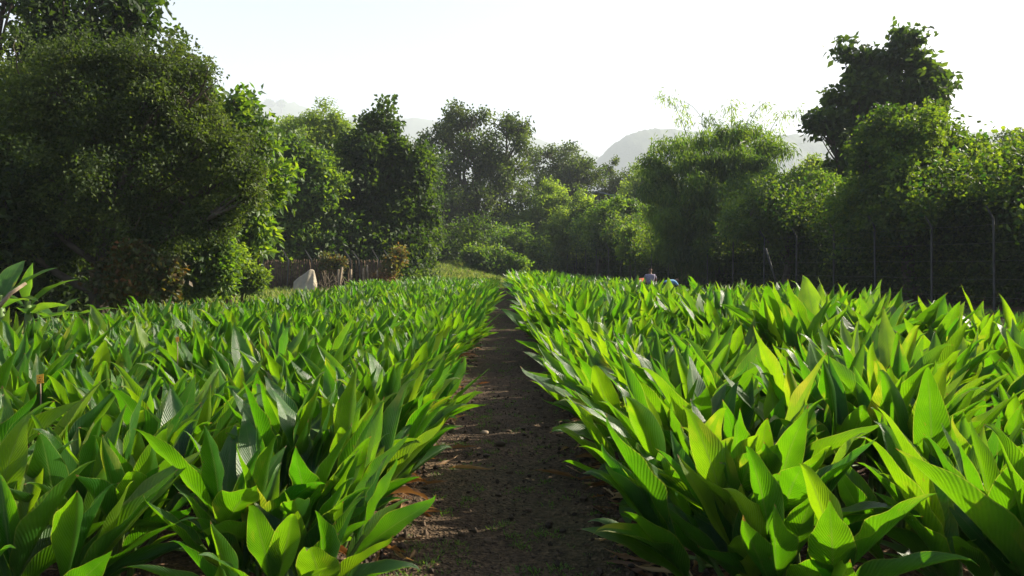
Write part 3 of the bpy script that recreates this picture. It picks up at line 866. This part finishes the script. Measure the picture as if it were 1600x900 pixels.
def clump(seed, nshoot, nv, nu, H=1.0, splay=(0.0, 0.0), nleaf=(3, 5), stemk=6, big=1.0, low=True):
    """a turmeric clump: several leafy shoots; returns (foliage MB, stalk MB, withered MB)"""
    r = np.random.default_rng(seed)
    fm, sm, dm = MB(), MB(), MB()
    for i in range(nshoot):
        a0 = i * 2.4 + r.uniform(-.5, .5); 
        rad = 0.30 * r.random() ** 0.6 if nshoot > 1 else 0.0
        b0 = np.array([rad * math.cos(a0), rad * math.sin(a0), 0])
        sh = r.uniform(0.24, 0.42) * H
        ln = r.uniform(0.0, 0.15) + rad * r.uniform(0.7, 2.0)
        lean = np.array([math.cos(a0) * ln + splay[0], math.sin(a0) * ln + splay[1], 0]) * sh
        top = b0 + lean + [0, 0, sh]
        t = np.linspace(0, 1, 5)[:, None]
        ax = b0 + lean * t ** 1.4 + np.array([0, 0, sh]) * t
        sm.tube(np.vstack([[b0 - [0, 0, .05]], ax]), np.linspace(0.017, 0.009, 6), stemk, rnd=r.uniform(0.1, 0.7), cap=False)
        sm.tube([(0, 0, -.03), b0 * 0.5 + [0, 0, -.015], b0 + [0, 0, 0.0]], 0.012, 4, rnd=0.6, cap=False)
        plane = r.uniform(0, math.pi)
        n = r.integers(nleaf[0], nleaf[1] + 1)
        for k in range(n):
            fr = (k + 0.5) / n                                    # 0 outer, low .. 1 inner, upright
            side = plane + (math.pi if k % 2 else 0) + r.uniform(-.5, .5)
            dx = math.cos(side) + splay[0] * 1.8 + math.cos(a0) * (0.3 + 4.2 * rad); dy = math.sin(side) + splay[1] * 1.8 + math.sin(a0) * (0.3 + 4.2 * rad)
            az = math.atan2(dy, dx)
            th0 = (0.72 - 0.62 * fr) + rad * 0.55 + r.uniform(-.15, .18) + 0.45 * math.hypot(*splay)
            arch = r.uniform(-0.1, 0.6) * (1.15 - fr)
            L = r.uniform(0.46, 0.64) * H * (0.85 + 0.15 * math.sin(fr * 3)) * big
            W = L * r.uniform(0.22, 0.33)
            zb = 0.45 + 0.55 * fr
            base = b0 + lean * zb ** 1.4 + np.array([0, 0, sh * zb])
            fold = r.choice([r.uniform(0.15, 0.45), r.uniform(0.6, 1.1)], p=[0.42, 0.58])
            rnd = r.beta(1.6, 3.2) if r.random() > 0.05 else r.uniform(0.8, 1)
            blade(fm, base, az, th0, arch, L, W, fold, r.uniform(-1.0, 1.0), nv, nu, r, rnd,
                  tipcurl=r.uniform(-0.9, 1.4), curlside=r.uniform(-.18, .18))
        if low and r.random() < 0.55:                             # a low, drooping older leaf
            az = a0 + r.uniform(-.6, .6)
            blade(fm, b0 + [0, 0, .08], az, 0.9, r.uniform(.5, .9), r.uniform(.3, .45) * H, .10, .3, r.uniform(-.5, .5), max(6, nv - 3), nu, r, r.uniform(0.1, .6))
        if low and r.random() < 0.4 and not dm.V:                              # a withered brown one
            az = a0 + r.uniform(-.6, .6)
            blade(dm, b0 + [0, 0, .10], az, 1.1, r.uniform(.9, 1.5), r.uniform(.26, .4) * H, .06, r.uniform(.5, 1.1), r.uniform(-.8, .8), max(6, nv - 3), nu, r, r.random())
    return fm, sm, dm


# rows of plants
ROWX = {}
rows = []
x = -1.0
k = 0
while x > FL - 0.1: k += 1; rows.append(('left', k, x)); x -= 0.90
x = 1.13; k = 0
while x < FR + 0.1: k += 1; rows.append(('right', k, x)); x += 0.93
plants = []
for side, k, x0 in rows:
    sp = (0.68 if side == 'left' else 0.72) * (0.8 if k == 1 else 1.0)
    y = 2.52 + (k % 2) * 0.30 - (0.2 if k > 2 else 0) + (0.15 if side == 'left' else 0.0)
    end = 44 if side == 'left' else 49
    while y < end:
        xx = x0 + rng.normal() * (0.05 if k == 1 else 0.13); yy = y + rng.normal() * 0.10
        vis = abs((xx / yy) * F + 790 - 800) < 800 + 500 / yy + 60
        if vis and rng.random() > 0.03:
            plants.append((side, k, xx, yy))
        y += sp * rng.uniform(0.85, 1.2)
plants.sort(key=lambda p: p[3])


def hscale(side, k, x, y):
    if side == 'left': h = 0.93 + 0.15 * float(fbm(np.array(x * .9), np.array(y * .5), 2)) * 2
    else:
        h = 1.06 + 0.14 * float(fbm(np.array(x * .9 + 40), np.array(y * .5), 2)) * 2
        if k >= 3: h *= 1.0 + 0.16 * sstep(3, 7, y)
        if k <= 2: h *= 1.0 + 0.18 * sstep(12, 26, y)
        if k >= 3 and y > 16: h *= 0.80
    return h


# keep the little orange signs in view
SIGNS = [(64, 592, 5.0), (278, 530, 7.0)]


def near_sign(x, y):
    for px, py, D in SIGNS:
        sx = (px - 790) / F * D
        if abs(x - sx * (y / D)) < 0.42 and D - 1.1 < y < D + 0.1: return True
    return False


plants = [p for p in plants if not near_sign(p[2], p[3])]
ORD = ['', 'first', 'second', 'third', 'fourth', 'fifth', 'sixth', 'seventh', 'eighth', 'ninth', 'tenth', 'eleventh', 'twelfth', 'thirteenth', 'fourteenth',
       'fifteenth', 'sixteenth', 'seventeenth', 'eighteenth', 'nineteenth', 'twentieth'] + ['twenty-' + s for s in ('first', 'second', 'third', 'fourth', 'fifth', 'sixth', 'seventh', 'eighth', 'ninth')] + \
      ['thirtieth'] + ['thirty-' + s for s in ('first', 'second', 'third', 'fourth', 'fifth', 'sixth', 'seventh', 'eighth', 'ninth')] + ['fortieth']
NIND = 290
HERO = 26

proto = {}


def variant(kind, i):
    key = (kind, i)
    if key not in proto:
        splay = {'mid': (0, 0), 'pathleft': (0.18, -0.05), 'pathright': (-0.26, -0.08)}[kind]
        f, s, d = clump(500 + i * 7 + len(kind) * 100, 11 + i % 3, 11, 5, splay=splay, nleaf=(4, 5), stemk=5)
        proto[key] = (f.mesh('foliage', M_TURM), s.mesh('stalk', M_TSTEM), d.mesh('withered_leaf', M_DRY) if d.V else None)
    return proto[key]


cnt = {}
stuff_list = []
for n, (side, k, x, y) in enumerate(plants):
    cnt[(side, k)] = cnt.get((side, k), 0) + 1
    c = cnt[(side, k)]
    h = hscale(side, k, x, y) * rng.uniform(0.82, 1.16)
    kind = 'mid' if k > 1 else 'path' + side
    if n >= NIND or c >= len(ORD) - 1:
        stuff_list.append((x, y, h, kind)); continue
    root = empty('turmeric_plant', (x, y, gz(x, y)), 'green turmeric clump, %s from the camera in the %s row %s of the dirt path' % (ORD[c], ORD[k], side), 'turmeric plant',
                 'turmeric plants in the bed %s of the path' % side, rz=0.0)
    if n < HERO:
        splay = {'mid': (rng.uniform(-.1, .15), rng.uniform(-.1, .1)), 'pathleft': (0.15, -0.05), 'pathright': (-0.28, -0.08)}[kind]
        f, s, d = clump(9000 + n, int(rng.integers(10, 14)), 20, 9, splay=splay, nleaf=(4, 5), stemk=8, big=1.06)
        ms = (f.mesh('foliage', M_TURM), s.mesh('stalk', M_TSTEM), d.mesh('withered_leaf', M_DRY) if d.V else None)
    else:
        ms = variant(kind, int(rng.integers(0, 12 if kind == 'mid' else 6)))
        root.rotation_euler = (0, 0, rng.uniform(0, 2 * math.pi) if kind == 'mid' else rng.uniform(-.35, .35))
    root.scale = (h * rng.uniform(.95, 1.08), h * rng.uniform(.95, 1.08), h)
    link('foliage', ms[0], root); link('stalk', ms[1], root)
    if ms[2] is not None: link('withered_leaf', ms[2], root)

# the remaining, more distant plants
lows = {}
for kind in ('mid', 'pathleft', 'pathright'):
    lows[kind] = []
    for i in range(10):
        splay = {'mid': (0, 0), 'pathleft': (0.18, -0.05), 'pathright': (-0.26, -0.08)}[kind]
        f, s, d = clump(2500 + i * 11, 11, 7, 3, splay=splay, nleaf=(3, 4), stemk=3, low=(i % 2 == 0))
        lows[kind].append((f.arrays(), s.arrays()))
fm, sm = MB(), MB()
for (x, y, h, kind) in stuff_list:
    fa, sa = lows[kind][int(rng.integers(0, 10))]
    a = rng.uniform(0, 6.28) if kind == 'mid' else rng.uniform(-.35, .35)
    ca, sn = math.cos(a), math.sin(a)
    M = np.array([[ca, sn, 0], [-sn, ca, 0], [0, 0, 1]]) * h * np.array([1.08, 1.08, 1])
    o3 = np.array([x, y, gz(x, y)])
    dr = rng.normal() * 0.08
    fm.add(fa[0] @ M + o3, fa[1][0], uv=fa[2], rnd=np.clip(fa[3] + dr, 0, 1)); sm.add(sa[0] @ M + o3, sa[1][0], rnd=sa[3])
V1, F1, U1, A1 = fm.arrays()
V2, F2, U2, A2 = sm.arrays()
me = make_mesh('turmeric_crop', np.concatenate([V1, V2]), [F1[0], F2[0] + len(V1)], [M_TURM, M_TSTEM], np.concatenate([U1, U2]), np.concatenate([A1, A2]))
mi = np.zeros(len(me.polygons), dtype=np.int32); mi[len(F1[0]):] = 1; me.polygons.foreach_set('material_index', mi)
tag(link('turmeric_crop', me), 'dense far rows of turmeric plants', 'crop', kind='stuff')


# ------------------------------------------------------------------ banana plants at the left edge
def banana(label, px, D, leaves, seed, h=0.9):
    r = np.random.default_rng(seed)
    x = (px - 790) / F * D; base = np.array([x, D, gz(x, D)])
    root = empty('banana_plant', tuple(base), label, 'banana plant', 'young banana plants at the left edge')
    root.scale = (1.0, 1.0, 1.0)
    st = MB(); st.tube([(0, 0, -.1), (0.02, 0, h * .5), (0.0, 0, h)], [0.09, 0.075, 0.045], 8); st.build('stalk', M_TSTEM, root)
    for (azd, th0, arch, L, W, z) in leaves:
        m = MB()
        blade(m, np.array([0, 0, z]), R(azd), th0, arch, L, W * 1.25, 0.3, r.uniform(-.5, .5), 22, 7, r, r.uniform(0, .6), tipcurl=0.2)
        m.build('leaf', M_BAN, root)


banana('left banana plant with a tall sunlit leaf beside the edge of the picture', 4, 12.0,
       [(20, 0.75, 0.5, 1.05, 0.26, 0.8), (200, .6, .9, 1.1, .3, .8), (340, 1.1, .7, .9, .26, .7), (270, .9, 1.0, .8, .25, .75), (90, .5, .6, 1.0, .3, .8)], 5, 0.95)
banana('middle banana plant with an upright pale oval leaf in front of the dark tree', 47, 12.3,
       [(60, 0.08, 0.1, 0.75, 0.32, 0.75), (10, 0.75, .7, 0.95, .28, .72), (350, 1.15, .5, .8, .24, .6), (190, .9, .9, .9, .28, .7), (300, 1.1, .9, .75, .24, .6), (30, 1.3, .4, .9, .22, .5)], 6, 0.85)
banana('lower right banana plant with drooping leaves near the leaning trunk', 90, 12.7,
       [(5, 1.15, .45, 1.1, .2, .45), (330, 1.2, .6, .8, .2, .4), (180, .9, .7, .7, .22, .5), (60, .6, .6, .6, .2, .5), (250, .9, .9, .7, .2, .45)], 7, 0.55)
m = MB(); a_ = P(-5, 475, 11.2); b_ = P(45, 442, 11.4)
m.tube([a_ - [.2, 0, .35], (a_ + b_) / 2, b_], [0.035, 0.032, 0.026], 6)
tag(m.build('leaning_pole', M_STICK), 'pale pole leaning against the banana plants', 'pole')

# ------------------------------------------------------------------ small orange crop signs
for i, (px, py, D) in enumerate(SIGNS):
    c = P(px, py, D); x, y = c[0], c[1]; g = gz(x, y); s = 0.85 if i == 0 else 0.6
    root = empty('crop_sign', (x, y, g), ['small orange plate on a thin stake among the left turmeric, near the picture edge', 'tiny orange tag on a stake farther back in the left bed'][i], 'sign', rz=R(22))
    m = MB(); m.tube([(0, 0, 0), (0, 0, c[2] - g + .03)], 0.006 * s, 6); m.build('stake', M_STICK, root)
    m = MB(); hw, hh = 0.024 * s, 0.042 * s; z = c[2] - g
    Vp = np.array([(-hw, -.009, z - hh * .9), (hw, -.009, z - hh * .75), (hw, -.009, z + hh), (-hw, -.009, z + hh * .8)])
    m.add(np.concatenate([Vp, Vp + [0, .003, 0]]), [(0, 1, 2, 3), (7, 6, 5, 4), (0, 4, 5, 1), (1, 5, 6, 2), (2, 6, 7, 3), (3, 7, 4, 0)]); pl = m.build('plate', M_TAG, root, smooth=False)
    m = MB()
    for (dx, dz, w, h2) in ((0.0, .018, .010, .008), (-.006, -.002, .006, .006), (.006, -.004, .008, .005), (0.0, -.018, .022, .005)):
        m.box((dx * s - w * s / 2, -.0115, z + dz * s - h2 * s / 2), (dx * s + w * s / 2, -.0094, z + dz * s + h2 * s / 2))
    m.build('mark', M_INK, pl)

# ------------------------------------------------------------------ workers stooping in the bed on the right
def skinned(name, joints, edges, mat, parent, sub=2):
    me = bpy.data.meshes.new(name)
    me.from_pydata([j[:3] for j in joints], edges, [])
    o = bpy.data.objects.new(name, me); COL.objects.link(o)
    o.modifiers.new('skin', 'SKIN'); o.modifiers.new('sub', 'SUBSURF').levels = sub
    for i, j in enumerate(joints):
        sv = me.skin_vertices[0].data[i]; sv.radius = (j[3], j[3] if len(j) < 5 else j[4]); sv.use_root = (i == 0)
    dg = bpy.context.evaluated_depsgraph_get(); dg.update()
    m2 = bpy.data.meshes.new_from_object(o.evaluated_get(dg))
    bpy.data.objects.remove(o)
    m2.materials.clear(); m2.materials.append(mat)
    m2.polygons.foreach_set('use_smooth', np.ones(len(m2.polygons), dtype=bool))
    m2.name = name
    return link(name, m2, parent)


def worker(label, px, D, rz, bend, shirt, hz, s=1.0):
    x = (px - 790) / F * D; g = gz(x, D)
    root = empty('person', (x, D, g), label, 'person', 'workers stooping in the right bed', rz=rz)
    c, sn = math.cos(bend), math.sin(bend)

    def tor(d, y=0.0): return (sn * d, y, hz + c * d)
    sh, nk, hd = tor(.46), tor(.52), tor(.66)
    J = [(0, 0, hz, .13), (*tor(.18), .125), (*tor(.36), .145), (*tor(.50), .07), (*tor(.575), .055), (*tor(.66), .085), (*tor(.745), .082),
         (*tor(.44, .17), .06), (*tor(.44, -.17), .06),
         (sh[0] + .14, .23, sh[2] - .22, .042), (sh[0] + .14, -.23, sh[2] - .22, .042),
         (sh[0] + .32, .16, sh[2] - .40, .03), (sh[0] + .32, -.16, sh[2] - .40, .03),
         (sh[0] + .38, .15, sh[2] - .46, .028), (sh[0] + .38, -.15, sh[2] - .46, .028),
         (0.02, .11, hz - .03, .095), (0.02, -.11, hz - .03, .095),
         (.32, .14, hz * .82, .062), (.32, -.14, hz * .82, .062),
         (.12, .14, .09, .042), (.12, -.14, .09, .042), (.30, .15, .035, .032), (.30, -.15, .035, .032)]
    E_ = [(0, 1), (1, 2), (2, 3), (3, 4), (4, 5), (5, 6), (2, 7), (2, 8), (7, 9), (8, 10), (9, 11), (10, 12), (11, 13), (12, 14), (0, 15), (0, 16), (15, 17), (16, 18), (17, 19), (18, 20), (19, 21), (20, 22)]
    skinned('body', J, E_, M_SKIN, root)
    Js = [(-.01, 0, hz + .02, .155), (*tor(.18), .15), (*tor(.36), .165), (*tor(.47), .11), (*tor(.43, .17), .08), (*tor(.43, -.17), .08),
          (sh[0] + .10, .22, sh[2] - .16, .06), (sh[0] + .10, -.22, sh[2] - .16, .06)]
    skinned('shirt', Js, [(0, 1), (1, 2), (2, 3), (2, 4), (2, 5), (4, 6), (5, 7)], shirt, root)
    Jt = [(0, 0, hz, .145), (0.02, .11, hz - .03, .11), (0.02, -.11, hz - .03, .11), (.32, .14, hz * .82, .078), (.32, -.14, hz * .82, .078), (.13, .14, .13, .06), (.13, -.14, .13, .06)]
    skinned('trousers', Jt, [(0, 1), (0, 2), (1, 3), (2, 4), (3, 5), (4, 6)], M_TROUS, root)
    hd0 = tor(.70)
    skinned('hair', [(hd0[0] - .035 * c, 0, hd0[2] + .02, .094), (hd0[0] - .02 + sn * .05, 0, hd0[2] + .03 + c * .04, .088)], [(0, 1)], M_HAIR, root)
    root.scale = (s, s, s)


worker('dark-haired person in a grey-purple print shirt seen from behind, highest of the three workers', 1016, 30.0, R(75), 0.30, M_SHIRTP, 0.62, 1.0)
worker('person in orange-red clothing bent low, left of the grey-shirted worker', 999, 30.5, R(60), 1.25, M_SHIRTO, 0.70, 1.0)
worker('person in light blue clothing bent low, right of the grey-shirted worker', 1038, 30.8, R(20), 1.3, M_SHIRTB, 0.66, 1.0)

# ------------------------------------------------------------------ litter, clods, weeds, grass
# soil clods and grit
def clods(n, xf, yf, smin, smax, name, mat, bias=2.5):
    ico = np.array([(0, 0, 1), (.894, 0, .447), (.276, .851, .447), (-.724, .526, .447), (-.724, -.526, .447), (.276, -.851, .447), (.724, .526, -.447), (-.276, .851, -.447), (-.894, 0, -.447), (-.276, -.851, -.447), (.724, -.526, -.447), (0, 0, -1)])
    fc = np.array([(0, 1, 2), (0, 2, 3), (0, 3, 4), (0, 4, 5), (0, 5, 1), (1, 6, 2), (2, 7, 3), (3, 8, 4), (4, 9, 5), (5, 10, 1), (6, 7, 2), (7, 8, 3), (8, 9, 4), (9, 10, 5), (10, 6, 1), (11, 7, 6), (11, 8, 7), (11, 9, 8), (11, 10, 9), (11, 6, 10)])
    x = xf(n); y = yf(n); s = smin + (smax - smin) * rng.random(n) ** bias
    z = ground_z(x, y)
    V = ico[None] * rng.uniform(.6, 1.25, (n, 12, 1)) * s[:, None, None] * rng.uniform(.6, 1.2, (n, 1, 3)) + np.stack([x, y, z + s * .3], 1)[:, None]
    T = (fc[None] + np.arange(n)[:, None, None] * 12).reshape(-1, 3)
    mb = MB(); mb.add(V.reshape(-1, 3), T=T, rnd=np.repeat(rng.random(n), 12))
    return tag(mb.build(name, mat, smooth=False), 'loose soil crumbs', 'soil', kind='stuff')


clods(2600, lambda n: rng.normal(-3.2, 2.2, n), lambda n: rng.uniform(44.5, 56, n), 0.03, 0.22, 'soil_clods', M_REDCLOD, 2.5)
ydist = lambda n: 2.6 + 20 * rng.random(n) ** 1.9
clods(11000, lambda n: rng.uniform(-0.75, 0.8, n), ydist, 0.002, 0.013, 'soil_clods', M_CLOD, 5)
clods(6500, lambda n: np.where(rng.random(n) < .5, -0.72, 0.78) + rng.normal(size=n) * 0.13, ydist, 0.004, 0.03, 'soil_clods', M_CLOD, 4)
clods(5000, lambda n: rng.uniform(-5, 5, n), lambda n: rng.uniform(2.4, 9, n), 0.005, 0.03, 'soil_clods', M_CLOD, 4)
for px, py, s, lb in ((757, 670, 0.030, 'pale tan stone lying on the left side of the path'), (782, 690, 0.035, 'dark lump of soil lying on the path near the pale stone')):
    D = F * CAM_H / (py - 415); x = (px - 790) / F * D
    bm_ = MB(); th = np.linspace(0, math.pi, 9); ph = np.arange(12) / 12 * 2 * math.pi
    A, B = np.meshgrid(th, ph, indexing='ij')
    d3 = np.stack([np.sin(A) * np.cos(B), np.sin(A) * np.sin(B), np.cos(A)], -1)
    rr = 1 + 0.5 * fbm(d3[..., 0] * 1.7 + 9 + px, d3[..., 1] * 1.7 + d3[..., 2] * 2 + 7, 3)
    Vs = (d3 * rr[..., None] * s * np.array([1.3, 1, .75])).reshape(-1, 3)
    q2 = [(i * 12 + j, (i + 1) * 12 + j, (i + 1) * 12 + (j + 1) % 12, i * 12 + (j + 1) % 12) for i in range(8) for j in range(12)]
    bm_.add(Vs, q2); o = bm_.build('stone' if py == 670 else 'soil_lump', M_STONE if py == 670 else M_CLOD); o.location = (x, D, gz(x, D) + s * .45)
    tag(o, lb, 'stone' if py == 670 else 'soil lump')

# dry turmeric leaves lying about
def dry_leaf_into(mb, x, y, L, W, az, r, lift=0.01, fold=None):
    g = gz(x, y) + lift
    blade(mb, np.array([x, y, g]), az, 1.45 + r.uniform(-.1, .1), r.uniform(-.2, .25), L, W, fold if fold is not None else r.uniform(.3, 1.2), r.uniform(-1, 1), 10, 5, r, r.random(), tipcurl=r.uniform(-1, .5), curlside=r.uniform(-.3, .3))


lit = MB(); r9 = np.random.default_rng(9)
for _ in range(1400):
    sx = r9.choice([-1, 1]); y = 2.6 + 22 * r9.random() ** 1.8
    x = (-0.74 if sx < 0 else 0.80) + r9.normal() * 0.12
    if r9.random() < .4: x = r9.uniform(-5.5, 9.0); y = 2.4 + 12 * r9.random()
    if -0.42 < x < 0.5: continue
    dry_leaf_into(lit, x, y, r9.uniform(.08, .30), r9.uniform(.012, .045), r9.uniform(0, 6.28), r9, 0.014)
tag(lit.build('leaf_litter', M_DRY), 'dry leaf litter under the plants', 'leaf litter', kind='stuff')
DL = [(700, 730, 0.34, -30, 'long curled tan dry leaf at the left edge of the path'), (690, 700, 0.28, 20, 'orange-brown dry leaf poking out from the left plants'), (905, 745, 0.34, 178, 'long flat brown dry leaf lying across the path'),
      (700, 655, 0.2, 10, 'pale crumpled dry leaf beside the tan stone'), (960, 755, 0.34, 215, 'yellow-brown withered leaf at the right edge of the path'), (745, 600, 0.2, -20, 'rust coloured dry leaf at the left path edge farther back'),
      (915, 655, .2, 190, 'small tan dry leaf by the right path edge'), (640, 800, .22, -20, 'thin brown dry leaf at the bottom left of the path')]
for px, py, L, az, lb in DL:
    D = F * CAM_H / (py - 415); x = (px - 790) / F * D; m = MB()
    dry_leaf_into(m, x, D, L, L * .15, R(az), r9, 0.03, fold=.9)
    tag(m.build('dry_leaf', M_DRY), lb, 'dry leaf', 'fallen dry leaves on the path')
m = MB(); D = F * CAM_H / (805 - 415); x = (978 - 790) / F * D
blade(m, np.array([x, D, gz(x, D) + .16]), R(280), 2.6, .3, .18, .09, .2, .5, 12, 7, r9, .3)
tag(m.build('fallen_leaf', M_WEED), 'pale green broad leaf hanging at the right edge of the path', 'leaf')

# weeds and short grass
def blades(name, pts, n_per, L, spread, mat, lab, cat):
    mb = MB(); n = len(pts) * n_per
    c = np.repeat(pts, n_per, axis=0)
    s = np.repeat(rng.uniform(.5, 1.3, len(pts)), n_per)
    a = rng.uniform(0, 2 * math.pi, n); rad = rng.random(n) * spread * s
    p = c + np.stack([np.cos(a) * rad, np.sin(a) * rad, np.zeros(n)], 1)
    p[:, 2] = ground_z(p[:, 0], p[:, 1])
    d = unit(np.stack([np.cos(a) * .8, np.sin(a) * .8, rng.uniform(.4, 2, n)], 1))
    leaf_cards(mb, p, d, L * s * rng.uniform(.5, 1.2, n), L * .16 * s, rnd=rng.random(n), droop=.1)
    return tag(mb.build(name, mat, smooth=False), lab, cat, kind='stuff')


def P0(px, py):
    D = F * CAM_H / (py - 415); return ((px - 790) / F * D, D, 0.0)


wp = [P0(*p) for p in ((783, 812), (800, 830), (795, 845), (775, 815), (818, 838), (850, 745), (815, 757), (835, 757), (845, 828), (660, 845), (690, 850), (700, 838), (690, 690), (723, 688), (757, 650), (760, 660), (765, 640),
                       (835, 885), (800, 880), (870, 705), (985, 845), (1000, 835), (740, 720), (770, 700), (820, 655), (700, 790), (730, 770), (960, 800), (880, 880), (655, 870), (925, 790))]
wp = [(a + rng.normal() * .03, b + rng.normal() * .03, 0) for a, b, _ in wp for _k in range(3)]
wp += [(rng.uniform(-.6, .6), 3 + 30 * rng.random() ** 1.6, 0) for _ in range(600)]
blades('weeds', np.array(wp), 14, 0.032, 0.05, M_WEED, 'tiny green weeds on the path', 'weeds')
gp = np.stack([rng.normal(-4.5, 4.5, 11000), rng.uniform(45.5, 66, 11000), np.zeros(11000)], 1)
keep = fbm(gp[:, 0] * .5, gp[:, 1] * .35, 3) > -0.05 - 0.2 * sstep(48, 54, gp[:, 1])
blades('grass', gp[keep], 9, 0.42, 0.3, M_GRASS, 'rough sunlit grass on the bank behind the bed', 'grass')
gy_ = rng.uniform(5, 60, 2600)
gp = np.stack([np.maximum(6.0, FA + FS * gy_ - rng.uniform(0.2, 1, 2600) ** 1.5 * 9), gy_, np.zeros(2600)], 1)
blades('grass', gp, 9, 0.2, 0.16, M_WEED, 'patchy low weeds between the right bed and the fence', 'weeds')
gp = np.stack([rng.uniform(-11.5, -6.6, 3500), rng.uniform(9, 44, 3500), np.zeros(3500)], 1)
blades('grass', gp, 10, 0.42, 0.2, M_GRASS, 'rough grass between the left bed and the trees', 'grass')

# ------------------------------------------------------------------ haze
hb = MB(); hb.box((-3400, -80, -3), (3400, 3400, 640))
t = NT('haze_air')
pv = t.N('ShaderNodeVolumePrincipled')
pv.inputs['Color'].default_value = (0.78, 0.87, 0.98, 1); pv.inputs['Density'].default_value = 0.0004; pv.inputs['Anisotropy'].default_value = 0.0
t.L(pv.outputs[0], t.out.inputs['Volume'])
hz = hb.build('haze', t.m, smooth=False)
tag(hz, 'thin pale haze filling the air', 'haze', kind='stuff')
